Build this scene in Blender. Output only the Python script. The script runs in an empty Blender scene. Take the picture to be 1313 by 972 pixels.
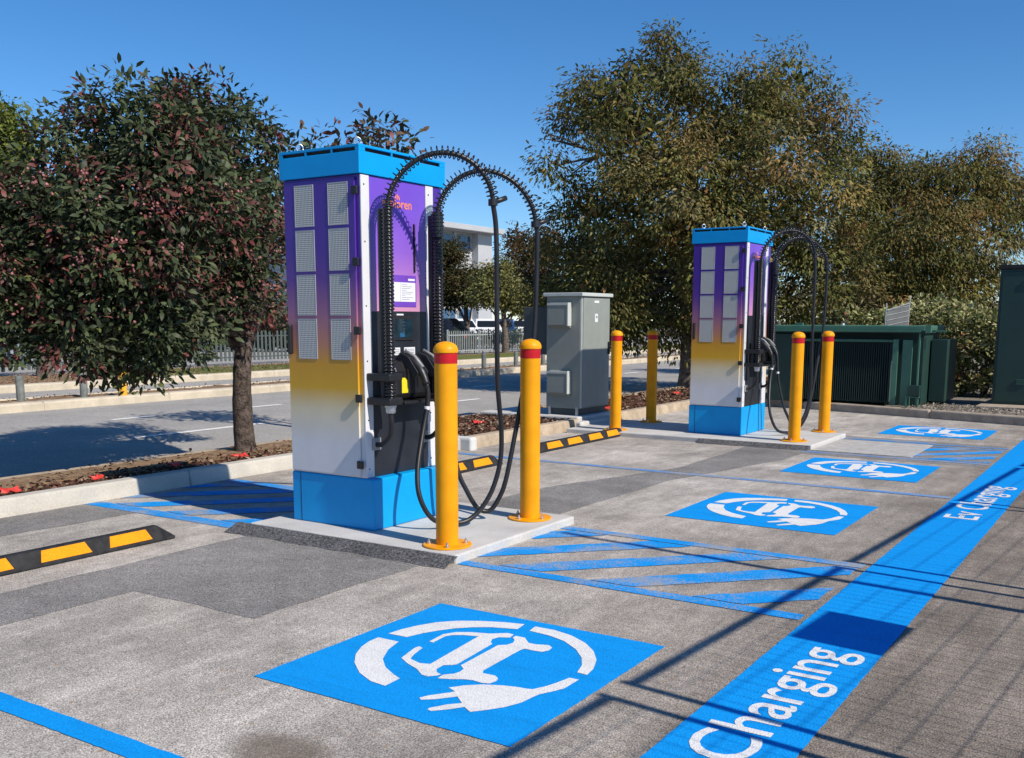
import bpy, bmesh, math, random
import numpy as np
from mathutils import Vector, Matrix

R = math.radians
scene = bpy.context.scene
COL = scene.collection

# ------------------------------------------------------------------ camera
cam_d = bpy.data.cameras.new("camera")
cam = bpy.data.objects.new("camera", cam_d)
COL.objects.link(cam)
cam.location = (0, 0, 1.42)
YAW, PITCH, ROLL = 0.5726, 0.1532, 0.0018
fw = Vector((-math.sin(YAW) * math.cos(PITCH), math.cos(YAW) * math.cos(PITCH), -math.sin(PITCH)))
rt = Vector((math.cos(YAW), math.sin(YAW), 0))
up = rt.cross(fw)
r2 = rt * math.cos(ROLL) + up * math.sin(ROLL)
u2 = -rt * math.sin(ROLL) + up * math.cos(ROLL)
cam.rotation_euler = Matrix((r2, u2, -fw)).transposed().to_euler()
cam_d.sensor_width = 36
cam_d.lens = 1276.68 / 1313 * 36
cam_d.shift_x = -(662.94 - 656.5) / 1313
cam_d.shift_y = (607.05 - 486) / 1313
cam_d.clip_start = 0.05
cam_d.clip_end = 4000
scene.camera = cam

# ------------------------------------------------------------------ world, sun, exposure
SUN_T, SUN_EL = 0.12, R(41.5)
sun_h = Vector((1, -SUN_T, 0)).normalized()
sun_v = Vector((sun_h.x * math.cos(SUN_EL), sun_h.y * math.cos(SUN_EL), math.sin(SUN_EL)))
world = bpy.data.worlds.new("World")
scene.world = world
world.use_nodes = True
wn = world.node_tree
bg = wn.nodes["Background"]
sky = wn.nodes.new("ShaderNodeTexSky")
sky.sky_type = 'NISHITA'
sky.sun_disc = False
sky.sun_elevation = SUN_EL
sky.sun_rotation = math.atan2(sun_h.x, sun_h.y)
sky.altitude = 0
sky.air_density = 0.8
sky.dust_density = 0.1
sky.ozone_density = 5.0
hs = wn.nodes.new("ShaderNodeHueSaturation")      # the photograph's deep, saturated blue, the same all over the sky
hs.inputs["Saturation"].default_value = 1.22
wn.links.new(sky.outputs[0], hs.inputs["Color"])
wn.links.new(hs.outputs[0], bg.inputs[0])
bg.inputs[1].default_value = 0.128
sun_d = bpy.data.lights.new("sun", 'SUN')
sun_d.energy = 5.0
sun_d.angle = R(0.53)
sun_d.color = (1.0, 0.92, 0.80)
sun = bpy.data.objects.new("sun", sun_d)
COL.objects.link(sun)
sun.location = sun_v * 30
sun.rotation_euler = sun_v.to_track_quat('Z', 'Y').to_euler()
vs = scene.view_settings
vs.view_transform = 'Standard'
vs.look = 'None'
vs.exposure = 0.12
vs.gamma = 1
vs.use_curve_mapping = False

# ------------------------------------------------------------------ materials
def lin(r, g, b):
    f = lambda c: (c / 255) / 12.92 if c / 255 <= 0.04045 else ((c / 255 + 0.055) / 1.055) ** 2.4
    return (f(r), f(g), f(b), 1)

MATS = {}
def nt(name, rough=0.6, spec=0.4, metal=0.0):
    m = bpy.data.materials.new(name)
    m.use_nodes = True
    n = m.node_tree.nodes
    b = n["Principled BSDF"]
    b.inputs["Roughness"].default_value = rough
    b.inputs["Metallic"].default_value = metal
    b.inputs["Specular IOR Level"].default_value = spec
    MATS[name] = m
    return m, m.node_tree, b

def tex(t, kind, scale, detail=2.0, coord='Object', rough=0.5):
    tc = t.nodes.new("ShaderNodeTexCoord")
    if kind == 'noise':
        n = t.nodes.new("ShaderNodeTexNoise")
        n.inputs["Detail"].default_value = detail
        n.inputs["Roughness"].default_value = rough
    elif kind == 'voronoi':
        n = t.nodes.new("ShaderNodeTexVoronoi")
    n.inputs["Scale"].default_value = scale
    t.links.new(tc.outputs[coord], n.inputs["Vector"])
    return n

def ramp(t, src, stops, interp='LINEAR'):
    r = t.nodes.new("ShaderNodeValToRGB")
    r.color_ramp.interpolation = interp
    e = r.color_ramp.elements
    e[0].position, e[0].color = stops[0]
    e[1].position, e[1].color = stops[-1]
    for p, c in stops[1:-1]:
        x = e.new(p)
        x.color = c
    t.links.new(src, r.inputs[0])
    return r.outputs[0]

def mix(t, fac, a, b, mode='MIX'):
    m = t.nodes.new("ShaderNodeMix")
    m.data_type = 'RGBA'
    m.blend_type = mode
    for i, v in ((0, fac), (6, a), (7, b)):
        if isinstance(v, (int, float)):
            m.inputs[i].default_value = v
        elif isinstance(v, tuple):
            m.inputs[i].default_value = v
        else:
            t.links.new(v, m.inputs[i])
    return m.outputs[2]

def bump(t, b, h, strength=0.3, dist=0.01):
    n = t.nodes.new("ShaderNodeBump")
    n.inputs["Strength"].default_value = strength
    n.inputs["Distance"].default_value = dist
    t.links.new(h, n.inputs["Height"])
    t.links.new(n.outputs[0], b.inputs["Normal"])

def g(v):
    return (v, v, v, 1)

def plain(name, c, rough=0.5, spec=0.4, metal=0.0, var=0.12, scale=6.0, bmp=0.0):
    """flat paint / plastic / metal with faint unevenness"""
    m, t, b = nt(name, rough, spec, metal)
    n = tex(t, 'noise', scale, 5.0)
    lo = tuple(max(0, x * (1 - var)) for x in c[:3]) + (1,)
    hi = tuple(min(1, x * (1 + var)) for x in c[:3]) + (1,)
    t.links.new(ramp(t, n.outputs[0], [(0.3, lo), (0.7, hi)]), b.inputs["Base Color"])
    if bmp:
        n2 = tex(t, 'noise', scale * 12, 3.0)
        bump(t, b, n2.outputs[0], bmp, 0.003)
    return m

def asphalt(name, lo, hi, tint=(1.0, 0.97, 0.93), fine=260.0, patch=0.5, streak=0.25, lane=False):
    m, t, b = nt(name, 0.92, 0.2)
    f1 = tex(t, 'voronoi', fine)
    f2 = tex(t, 'noise', fine * 0.55, 3.0)
    f3 = tex(t, 'noise', 0.9, 6.0, rough=0.65)
    f4 = tex(t, 'noise', 16.0, 5.0, rough=0.75)
    mid = (lo + hi) / 2
    tc = lambda v: (v * tint[0], v * tint[1], v * tint[2], 1)
    c = ramp(t, f1.outputs["Color"], [(0.12, tc(lo * 0.62)), (0.5, tc(mid)), (0.9, tc(hi * 1.2))])
    c2 = ramp(t, f2.outputs[0], [(0.33, g(0.5)), (0.62, g(1.1))])
    c = mix(t, 0.8, c, c2, 'MULTIPLY')
    c3 = ramp(t, f3.outputs[0], [(0.34, g(0.66)), (0.5, g(1.0)), (0.64, g(1.3))])
    c = mix(t, patch, c, c3, 'MULTIPLY')
    f5 = tex(t, 'noise', 3.4, 6.0, rough=0.7)
    c = mix(t, patch * 0.8, c, ramp(t, f5.outputs[0], [(0.36, g(0.80)), (0.5, g(1.0)), (0.66, g(1.24))]), 'MULTIPLY')
    c4 = ramp(t, f4.outputs[0], [(0.33, g(0.8)), (0.7, g(1.2))])
    c = mix(t, streak * 2, c, c4, 'MULTIPLY')
    if lane:
        # the driveway right of the painted stripe is a coarser, browner wearing course; pale scuffs run across the bays
        p = t.nodes.new("ShaderNodeTexCoord")
        sp = t.nodes.new("ShaderNodeSeparateXYZ")
        t.links.new(p.outputs['Object'], sp.inputs[0])
        mr = t.nodes.new("ShaderNodeMapRange")
        mr.inputs[1].default_value, mr.inputs[2].default_value = -2.6, -0.8
        t.links.new(sp.outputs[0], mr.inputs[0])
        w = tex(t, 'noise', 0.6, 4.0)
        ad = t.nodes.new("ShaderNodeMath"); ad.operation = 'MULTIPLY_ADD'
        t.links.new(w.outputs[0], ad.inputs[0]); ad.inputs[1].default_value = 0.9
        sb = t.nodes.new("ShaderNodeMath"); sb.operation = 'SUBTRACT'
        t.links.new(mr.outputs[0], sb.inputs[0]); sb.inputs[1].default_value = 0.45
        t.links.new(sb.outputs[0], ad.inputs[2])
        fac = ramp(t, ad.outputs[0], [(0.0, g(0)), (0.9, g(1))])
        c = mix(t, fac, c, mix(t, 1.0, c, (0.54, 0.50, 0.465, 1), 'MULTIPLY'))
        mp = t.nodes.new("ShaderNodeMapping")
        mp.inputs["Scale"].default_value = (5.0, 0.9, 1)
        mp.inputs["Rotation"].default_value = (0, 0, R(14))
        t.links.new(p.outputs['Object'], mp.inputs[0])
        sc = t.nodes.new("ShaderNodeTexNoise")
        sc.inputs["Scale"].default_value = 1.6
        sc.inputs["Detail"].default_value = 6
        sc.inputs["Roughness"].default_value = 0.7
        t.links.new(mp.outputs[0], sc.inputs["Vector"])
        c = mix(t, 0.55, c, ramp(t, sc.outputs[0], [(0.35, g(0.72)), (0.52, g(1.0)), (0.72, g(1.5))]), 'MULTIPLY')
        # rusty grains
        ru = tex(t, 'voronoi', 70.0)
        sel = ramp(t, ru.outputs["Color"], [(0.0, g(0)), (0.93, g(0)), (0.95, g(0.8)), (1.0, g(0.8))])
        c = mix(t, sel, c, (0.32, 0.22, 0.14, 1))
    t.links.new(c, b.inputs["Base Color"])
    bump(t, b, f2.outputs[0], 0.6, 0.006)
    return m

asphalt("asphalt", 0.31, 0.56, tint=(1.04, 0.955, 0.86), patch=0.8, lane=True)
asphalt("asphalt_dark", 0.17, 0.31, tint=(1.02, 0.97, 0.93), fine=230, patch=0.7)
asphalt("asphalt_black", 0.06, 0.16, tint=(1, 1, 1.05), fine=120, patch=0.5)
asphalt("road_asphalt", 0.31, 0.45, tint=(1.02, 0.97, 0.90), fine=170, patch=0.3, streak=0.15)

def paint(name, c, wear=0.0, under=0.22):
    m, t, b = nt(name, 0.85, 0.12)
    n = tex(t, 'noise', 140.0, 3.0)
    n2 = tex(t, 'noise', 3.0, 5.0)
    lo = tuple(x * 0.82 for x in c[:3]) + (1,)
    hi = tuple(min(1, x * 1.12) for x in c[:3]) + (1,)
    col = ramp(t, n.outputs[0], [(0.3, lo), (0.7, hi)])
    if wear:
        n3 = tex(t, 'noise', 90.0, 4.0, rough=0.75)
        big = ramp(t, n2.outputs[0], [(0.35, g(0)), (0.7, g(1))])
        ad = t.nodes.new("ShaderNodeMath"); ad.operation = 'MULTIPLY_ADD'
        t.links.new(big, ad.inputs[0]); ad.inputs[1].default_value = 0.25
        t.links.new(n3.outputs[0], ad.inputs[2])
        sel = ramp(t, ad.outputs[0], [(0.72 - wear * 0.3, g(0)), (0.80 - wear * 0.3, g(1))])
        col = mix(t, sel, col, (under, under * 0.97, under * 0.93, 1))
    # dust and tyre scuffs lying over the paint
    tc_ = t.nodes.new("ShaderNodeTexCoord")
    mp = t.nodes.new("ShaderNodeMapping")
    mp.inputs["Scale"].default_value = (1.2, 7.0, 1)
    mp.inputs["Rotation"].default_value = (0, 0, R(8))
    t.links.new(tc_.outputs['Object'], mp.inputs[0])
    sc = t.nodes.new("ShaderNodeTexNoise")
    sc.inputs["Scale"].default_value = 1.5
    sc.inputs["Detail"].default_value = 7
    sc.inputs["Roughness"].default_value = 0.7
    t.links.new(mp.outputs[0], sc.inputs["Vector"])
    col = mix(t, 0.6, col, ramp(t, sc.outputs[0], [(0.32, g(0.78)), (0.5, g(1.0)), (0.75, g(1.06))]), 'MULTIPLY')
    t.links.new(col, b.inputs["Base Color"])
    bump(t, b, n.outputs[0], 0.6, 0.006)
    return m

BLUE = (0.003, 0.285, 0.76, 1)
paint("blue_paint", BLUE)
paint("blue_paint_worn", (0.006, 0.28, 0.74, 1), wear=0.28, under=0.33)
paint("blue_paint_faded", (0.09, 0.26, 0.58, 1), wear=0.40, under=0.33)
paint("white_paint", (0.72, 0.72, 0.72, 1))
paint("road_paint", (0.78, 0.77, 0.74, 1))
paint("yellow_marker", (0.78, 0.30, 0.012, 1))

def concrete(name, c, stain=0.35, scale=1.0):
    m, t, b = nt(name, 0.85, 0.25)
    a = tex(t, 'noise', 3.0 * scale, 6.0, rough=0.65)
    d = tex(t, 'noise', 90.0, 3.0)
    lo = tuple(x * (1 - stain) for x in c[:3]) + (1,)
    hi = tuple(min(0.9, x * 1.1) for x in c[:3]) + (1,)
    col = ramp(t, a.outputs[0], [(0.3, lo), (0.65, hi)])
    col = mix(t, 0.5, col, ramp(t, d.outputs[0], [(0.3, g(0.75)), (0.7, g(1.15))]), 'MULTIPLY')
    t.links.new(col, b.inputs["Base Color"])
    bump(t, b, d.outputs[0], 0.35, 0.004)
    return m

concrete("concrete_new", (0.50, 0.47, 0.41, 1), 0.16)
concrete("concrete_pad", (0.52, 0.51, 0.49, 1), 0.14)
concrete("concrete_slab", (0.44, 0.43, 0.41, 1), 0.25, 3.0)
concrete("concrete_old", (0.46, 0.37, 0.27, 1), 0.35, 2.0)
concrete("concrete_cream", (0.56, 0.49, 0.38, 1), 0.2, 1.0)
concrete("concrete_grey", (0.40, 0.33, 0.26, 1), 0.3, 2.0)
concrete("cement", (0.6, 0.6, 0.58, 1), 0.1)

def soil(name, stops, scale=30.0):
    m, t, b = nt(name, 0.95, 0.1)
    a = tex(t, 'noise', scale, 6.0, rough=0.75)
    t.links.new(ramp(t, a.outputs[0], stops), b.inputs["Base Color"])
    bump(t, b, a.outputs[0], 0.9, 0.03)
soil("mulch", [(0.3, (0.05, 0.022, 0.014, 1)), (0.5, (0.13, 0.06, 0.038, 1)), (0.72, (0.26, 0.15, 0.10, 1))], 40)
soil("dry_soil", [(0.3, (0.14, 0.085, 0.05, 1)), (0.5, (0.26, 0.17, 0.10, 1)), (0.7, (0.38, 0.28, 0.19, 1))], 12)
soil("gravel", [(0.3, (0.10, 0.085, 0.07, 1)), (0.5, (0.24, 0.21, 0.18, 1)), (0.7, (0.42, 0.38, 0.33, 1))], 45)
soil("grass_soil", [(0.3, (0.05, 0.07, 0.018, 1)), (0.5, (0.13, 0.15, 0.04, 1)), (0.7, (0.25, 0.21, 0.09, 1))], 9)
soil("far_ground", [(0.3, (0.10, 0.11, 0.06, 1)), (0.7, (0.2, 0.18, 0.12, 1))], 0.3)

def gradient(name, stops, rough=0.35):
    """printed wrap of the charger: colour by height above the pad"""
    m, t, b = nt(name, rough, 0.45)
    tc = t.nodes.new("ShaderNodeTexCoord")
    s = t.nodes.new("ShaderNodeSeparateXYZ")
    t.links.new(tc.outputs['Object'], s.inputs[0])
    mr = t.nodes.new("ShaderNodeMapRange")
    mr.inputs[1].default_value = 0.0
    mr.inputs[2].default_value = 2.5
    t.links.new(s.outputs[2], mr.inputs[0])
    c = ramp(t, mr.outputs[0], [(z / 2.5, col) for z, col in stops])
    n = tex(t, 'noise', 5.0, 4.0)
    c = mix(t, 0.5, c, ramp(t, n.outputs[0], [(0.3, g(0.88)), (0.7, g(1.08))]), 'MULTIPLY')
    t.links.new(c, b.inputs["Base Color"])
gradient("wrap_side", [(0.0, (0.66, 0.66, 0.68, 1)), (0.55, (0.66, 0.66, 0.68, 1)), (0.78, (0.70, 0.60, 0.40, 1)), (0.92, (0.66, 0.36, 0.02, 1)),
                       (1.08, (0.62, 0.30, 0.02, 1)), (1.2, (0.48, 0.20, 0.12, 1)), (1.4, (0.30, 0.12, 0.22, 1)), (1.62, (0.11, 0.036, 0.26, 1)), (1.8, (0.07, 0.022, 0.28, 1)), (2.5, (0.065, 0.02, 0.29, 1))])
gradient("wrap_front", [(0.0, (0.66, 0.66, 0.68, 1)), (1.38, (0.62, 0.30, 0.40, 1)), (1.55, (0.45, 0.20, 0.48, 1)), (1.8, (0.25, 0.11, 0.55, 1)), (2.1, (0.17, 0.075, 0.56, 1)), (2.5, (0.15, 0.065, 0.55, 1))])

plain("charger_blue", (0.001, 0.31, 0.70, 1), 0.45, 0.25, var=0.05)
plain("charger_white", (0.66, 0.66, 0.68, 1), 0.4, var=0.04)
plain("panel_black", (0.018, 0.021, 0.028, 1), 0.4, 0.4, var=0.2)
plain("slot_black", (0.012, 0.012, 0.014, 1), 0.7)
plain("rubber", (0.013, 0.013, 0.015, 1), 0.42, 0.5, var=0.25)
plain("hose_black", (0.012, 0.012, 0.014, 1), 0.22, 0.6, var=0.2)
plain("grey_plastic", (0.28, 0.28, 0.28, 1), 0.4)
plain("steel", (0.55, 0.55, 0.56, 1), 0.35, metal=0.9)
plain("vent_rim", (0.42, 0.42, 0.44, 1), 0.5)
plain("label_white", (0.72, 0.73, 0.75, 1), 0.5, var=0.03)
plain("label_purple", (0.16, 0.06, 0.45, 1), 0.4)
plain("print_grey", (0.25, 0.26, 0.30, 1), 0.6)
plain("logo_orange", (0.85, 0.25, 0.10, 1), 0.5, var=0.05)
plain("sticker_yellow", (0.78, 0.66, 0.02, 1), 0.5)
plain("screen_glass", (0.012, 0.03, 0.045, 1), 0.08, 0.6, var=0.4, scale=14)
plain("screen_blue", (0.02, 0.12, 0.25, 1), 0.2)
m, t, b = nt("bollard_yellow", 0.42, 0.25)
n1 = tex(t, 'noise', 7.0, 5.0)
col = ramp(t, n1.outputs[0], [(0.3, (0.73, 0.29, 0.002, 1)), (0.7, (0.85, 0.35, 0.003, 1))])
tc_ = t.nodes.new("ShaderNodeTexCoord")
mp = t.nodes.new("ShaderNodeMapping")
mp.inputs["Scale"].default_value = (30, 30, 9)
t.links.new(tc_.outputs['Object'], mp.inputs[0])
n2 = t.nodes.new("ShaderNodeTexNoise")
n2.inputs["Scale"].default_value = 1.0
n2.inputs["Detail"].default_value = 8
n2.inputs["Roughness"].default_value = 0.75
t.links.new(mp.outputs[0], n2.inputs["Vector"])
col = mix(t, ramp(t, n2.outputs[0], [(0.66, g(0)), (0.74, g(0.55))]), col, (0.30, 0.13, 0.03, 1))
t.links.new(col, b.inputs["Base Color"])
t.links.new(ramp(t, n1.outputs[0], [(0.3, g(0.35)), (0.7, g(0.55))]), b.inputs["Roughness"])
plain("bollard_red", (0.50, 0.006, 0.012, 1), 0.4, 0.4)
plain("stop_rubber", (0.022, 0.022, 0.024, 1), 0.7, 0.25, var=0.4, scale=20, bmp=0.3)
plain("cabinet_grey", (0.255, 0.275, 0.25, 1), 0.42, 0.4, var=0.06)
plain("cabinet_edge", (0.50, 0.53, 0.50, 1), 0.4, 0.4, var=0.05)
plain("cabinet_dark", (0.065, 0.075, 0.078, 1), 0.5, 0.3, var=0.06)
plain("green_steel", (0.062, 0.165, 0.115, 1), 0.4, 0.4, var=0.12, scale=4)
plain("green_dark", (0.018, 0.048, 0.040, 1), 0.45, 0.35, var=0.12, scale=3)
plain("fin_dark", (0.06, 0.10, 0.095, 1), 0.45, 0.35)
plain("red_plastic", (0.55, 0.045, 0.035, 1), 0.45, 0.4, var=0.25, scale=30)
plain("post_grey", (0.16, 0.17, 0.16, 1), 0.7, 0.2, var=0.3, scale=12)
plain("post_yellow", (0.7, 0.36, 0.02, 1), 0.6)
plain("galvanised", (0.40, 0.42, 0.43, 1), 0.5, 0.4, metal=0.3)
plain("fence_white", (0.34, 0.37, 0.37, 1), 0.5)
plain("fence_green_shaded", (0.075, 0.095, 0.09, 1), 0.5)  # colour darkened to stand for the shade under the trees
plain("building_white", (0.42, 0.43, 0.45, 1), 0.7, var=0.05, scale=0.5)
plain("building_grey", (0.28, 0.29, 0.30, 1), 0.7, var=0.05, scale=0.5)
plain("window_glass", (0.03, 0.09, 0.19, 1), 0.08, 0.7, var=0.3, scale=0.6)
plain("car_glass", (0.012, 0.015, 0.018, 1), 0.18, 0.3)
plain("car_white", (0.72, 0.73, 0.74, 1), 0.25, 0.5, var=0.02)
plain("car_dark", (0.018, 0.020, 0.026, 1), 0.22, 0.5)
plain("car_silver", (0.36, 0.38, 0.40, 1), 0.25, 0.5, metal=0.4)
plain("car_blue", (0.02, 0.05, 0.14, 1), 0.25, 0.5)
plain("tail_red", (0.4, 0.008, 0.008, 1), 0.25)
plain("lamp_clear", (0.6, 0.6, 0.6, 1), 0.15)
plain("tyre", (0.015, 0.015, 0.015, 1), 0.85, 0.2)
plain("wood_pole", (0.11, 0.09, 0.075, 1), 0.85, 0.2, var=0.3, scale=5)
plain("sign_grey", (0.16, 0.165, 0.17, 1), 0.6, 0.3)
plain("sign_line", (0.33, 0.34, 0.33, 1), 0.5)

def bark(name, a_, b_):
    m, t, b = nt(name, 0.9, 0.15)
    n = tex(t, 'noise', 14.0, 6.0, rough=0.7)
    n2 = tex(t, 'noise', 60.0, 4.0)
    c = ramp(t, n.outputs[0], [(0.35, a_), (0.62, b_)])
    t.links.new(c, b.inputs["Base Color"])
    bump(t, b, n2.outputs[0], 0.9, 0.02)
bark("bark_dark", (0.022, 0.016, 0.013, 1), (0.15, 0.115, 0.095, 1))
bark("bark_grey", (0.05, 0.04, 0.034, 1), (0.20, 0.16, 0.13, 1))

def leafmat(name, rough=0.45, trans=0.25, spec=0.35):
    m, t, b = nt(name, rough, spec)
    at = t.nodes.new("ShaderNodeAttribute")
    at.attribute_name = "leafcol"
    t.links.new(at.outputs["Color"], b.inputs["Base Color"])
    tr = t.nodes.new("ShaderNodeBsdfTranslucent")
    t.links.new(at.outputs["Color"], tr.inputs["Color"])
    ms = t.nodes.new("ShaderNodeMixShader")
    ms.inputs[0].default_value = trans
    out = t.nodes["Material Output"]
    t.links.new(b.outputs[0], ms.inputs[1])
    t.links.new(tr.outputs[0], ms.inputs[2])
    t.links.new(ms.outputs[0], out.inputs[0])
leafmat("leaf_glossy", 0.5, 0.15, 0.22)
leafmat("leaf_matte", 0.6, 0.25, 0.12)
leafmat("chip", 0.9, 0.0, 0.1)

def meshgrid(name, pitch=0.0125):
    """perforated steel mesh of the vents: fine relief of wires over a dark interior"""
    m, t, b = nt(name, 0.45, 0.4)
    tc = t.nodes.new("ShaderNodeTexCoord")
    s = t.nodes.new("ShaderNodeSeparateXYZ")
    t.links.new(tc.outputs['Object'], s.inputs[0])
    outs = []
    for ax in (0, 2):
        d = t.nodes.new("ShaderNodeMath"); d.operation = 'DIVIDE'
        d.inputs[1].default_value = pitch
        t.links.new(s.outputs[ax], d.inputs[0])
        fr = t.nodes.new("ShaderNodeMath"); fr.operation = 'FRACT'
        t.links.new(d.outputs[0], fr.inputs[0])
        l = t.nodes.new("ShaderNodeMath"); l.operation = 'LESS_THAN'
        l.inputs[1].default_value = 0.34
        t.links.new(fr.outputs[0], l.inputs[0])
        outs.append(l.outputs[0])
    mx = t.nodes.new("ShaderNodeMath"); mx.operation = 'MAXIMUM'
    t.links.new(outs[0], mx.inputs[0]); t.links.new(outs[1], mx.inputs[1])
    t.links.new(mix(t, mx.outputs[0], (0.13, 0.145, 0.16, 1), (0.62, 0.62, 0.58, 1)), b.inputs["Base Color"])
    bump(t, b, mx.outputs[0], 0.4, 0.003)
meshgrid("vent_mesh")

# ------------------------------------------------------------------ mesh helpers
class MB:
    def __init__(s):
        s.v, s.f = [], []
    def add(s, vs_, fs_):
        o = len(s.v)
        s.v += [tuple(v) for v in vs_]
        s.f += [tuple(i + o for i in f) for f in fs_]
        return s
    def box(s, x0, x1, y0, y1, z0, z1):
        return s.add([(x0, y0, z0), (x1, y0, z0), (x1, y1, z0), (x0, y1, z0), (x0, y0, z1), (x1, y0, z1), (x1, y1, z1), (x0, y1, z1)],
                     [(0, 3, 2, 1), (4, 5, 6, 7), (0, 1, 5, 4), (1, 2, 6, 5), (2, 3, 7, 6), (3, 0, 4, 7)])
    def poly(s, pts, z):
        return s.add([(x, y, z) for x, y in pts], [tuple(range(len(pts)))])
    def prism(s, pts, z0, z1):
        """plan polygon (counter-clockwise) extruded in z"""
        n = len(pts)
        return s.add([(x, y, z0) for x, y in pts] + [(x, y, z1) for x, y in pts],
                     [tuple(range(n - 1, -1, -1)), tuple(range(n, 2 * n))] + [(i, (i + 1) % n, n + (i + 1) % n, n + i) for i in range(n)])
    def extrude_y(s, prof, y0, y1):
        """(x,z) profile extruded along y"""
        n = len(prof)
        return s.add([(x, y0, z) for x, z in prof] + [(x, y1, z) for x, z in prof],
                     [tuple(range(n)), tuple(range(2 * n - 1, n - 1, -1))] + [(i, n + i, n + (i + 1) % n, (i + 1) % n) for i in range(n)])
    def extrude_x(s, prof, x0, x1):
        n = len(prof)
        return s.add([(x0, y, z) for y, z in prof] + [(x1, y, z) for y, z in prof],
                     [tuple(range(n - 1, -1, -1)), tuple(range(n, 2 * n))] + [(i, (i + 1) % n, n + (i + 1) % n, n + i) for i in range(n)])
    def lathe(s, prof, c=(0, 0, 0), n=20, axis='z'):
        """(r,h) profile spun round an axis through c"""
        def P(r, h, a):
            u, w = r * math.cos(a), r * math.sin(a)
            if axis == 'z': return (c[0] + u, c[1] + w, c[2] + h)
            if axis == 'x': return (c[0] + h, c[1] + u, c[2] + w)
            return (c[0] + w, c[1] + h, c[2] + u)
        vs_ = [P(r, h, 2 * math.pi * k / n) for r, h in prof for k in range(n)]
        fs_ = []
        for i in range(len(prof) - 1):
            for k in range(n):
                a, b_ = i * n + k, i * n + (k + 1) % n
                fs_.append((a, b_, b_ + n, a + n))
        m = len(prof)
        fs_.append(tuple(range(n - 1, -1, -1)))
        fs_.append(tuple(range((m - 1) * n, m * n)))
        return s.add(vs_, fs_)
    def tube(s, pts, rad, n=10):
        P = [Vector(p) for p in pts]
        rads = rad if isinstance(rad, (list, tuple)) else [rad] * len(P)
        t0 = (P[1] - P[0]).normalized()
        nrm = t0.orthogonal().normalized()
        vs_, fs_ = [], []
        for i, p in enumerate(P):
            t = (P[min(i + 1, len(P) - 1)] - P[max(i - 1, 0)]).normalized()
            nrm = (nrm - t * nrm.dot(t))
            nrm = nrm.normalized() if nrm.length > 1e-6 else t.orthogonal().normalized()
            bi = t.cross(nrm)
            for k in range(n):
                a = 2 * math.pi * k / n
                vs_.append(p + (nrm * math.cos(a) + bi * math.sin(a)) * rads[i])
        for i in range(len(P) - 1):
            for k in range(n):
                a, b_ = i * n + k, i * n + (k + 1) % n
                fs_.append((a, b_, b_ + n, a + n))
        fs_.append(tuple(range(n - 1, -1, -1)))
        fs_.append(tuple(range((len(P) - 1) * n, len(P) * n)))
        return s.add(vs_, fs_)
    def tf(s, M):
        s.v = [tuple(M @ Vector(v)) for v in s.v]
        return s

def catmull(pts, k=6):
    P = [Vector(p) for p in pts]
    P = [P[0] * 2 - P[1]] + P + [P[-1] * 2 - P[-2]]
    out = []
    for i in range(1, len(P) - 2):
        for j in range(k):
            t = j / k
            a, b_, c, d = P[i - 1], P[i], P[i + 1], P[i + 2]
            out.append(0.5 * ((2 * b_) + (c - a) * t + (2 * a - 5 * b_ + 4 * c - d) * t * t + (3 * b_ - a - 3 * c + d) * t ** 3))
    out.append(P[-2])
    return out

def mesh_of(name, mb, mat):
    me = bpy.data.meshes.new(name)
    me.from_pydata(mb.v, [], mb.f)
    me.materials.append(MATS[mat])
    me.update()
    return me

def ob(name, mb, mat, parent=None, smooth=False, bevel=0.0, seg=2, loc=None):
    me = mb if isinstance(mb, bpy.types.Mesh) else mesh_of(name, mb, mat)
    o = bpy.data.objects.new(name, me)
    COL.objects.link(o)
    if parent: o.parent = parent
    if loc: o.location = loc
    if smooth:
        me.polygons.foreach_set('use_smooth', [True] * len(me.polygons))
        if smooth == 'auto':
            me.set_sharp_from_angle(angle=R(35))
    if bevel:
        b = o.modifiers.new("bevel", 'BEVEL')
        b.width = bevel
        b.segments = seg
        b.limit_method = 'ANGLE'
        b.angle_limit = R(40)
    return o

def tag(o, label=None, cat=None, group=None, kind=None):
    if label: o['label'] = label
    if cat: o['category'] = cat
    if group: o['group'] = group
    if kind: o['kind'] = kind
    return o

def thing(name, label, cat, loc=(0, 0, 0), rz=0.0, group=None):
    o = bpy.data.objects.new(name, None)
    o.empty_display_size = 0.2
    COL.objects.link(o)
    o.location = loc
    o.rotation_euler = (0, 0, rz)
    return tag(o, label, cat, group)

def copy_tree(o, parent=None):
    c = o.copy()
    COL.objects.link(c)
    c.parent = parent
    for ch in list(o.children):
        copy_tree(ch, c)
    return c

def text_mesh(body, bold=0.0):
    cu = bpy.data.curves.new("lettering", 'FONT')
    cu.body = body
    cu.offset = bold
    cu.resolution_u = 4
    o = bpy.data.objects.new("lettering", cu)
    COL.objects.link(o)
    bpy.context.view_layer.update()
    dg = bpy.context.evaluated_depsgraph_get()
    me = bpy.data.meshes.new_from_object(o.evaluated_get(dg))
    v = [tuple(x.co) for x in me.vertices]
    f = [tuple(p.vertices) for p in me.polygons]
    bpy.data.objects.remove(o)
    return v, f

# ------------------------------------------------------------------ ground, road, kerbs
rng = random.Random(4)

ground = tag(ob("ground", MB().poly([(-1500, -1500), (1500, -1500), (1500, 1500), (-1500, 1500)], -0.06), "far_ground"), kind='structure')

BK = lambda x: 15.17 - 0.29 * (x + 1.75)          # back kerb line of the car park
car_park = tag(ob("car_park", MB().poly([(-6.95, -25), (40, -25), (40, 12.5), (3, BK(3)), (-6.95, BK(-6.95))], 0.0), "asphalt"), kind='structure')

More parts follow.
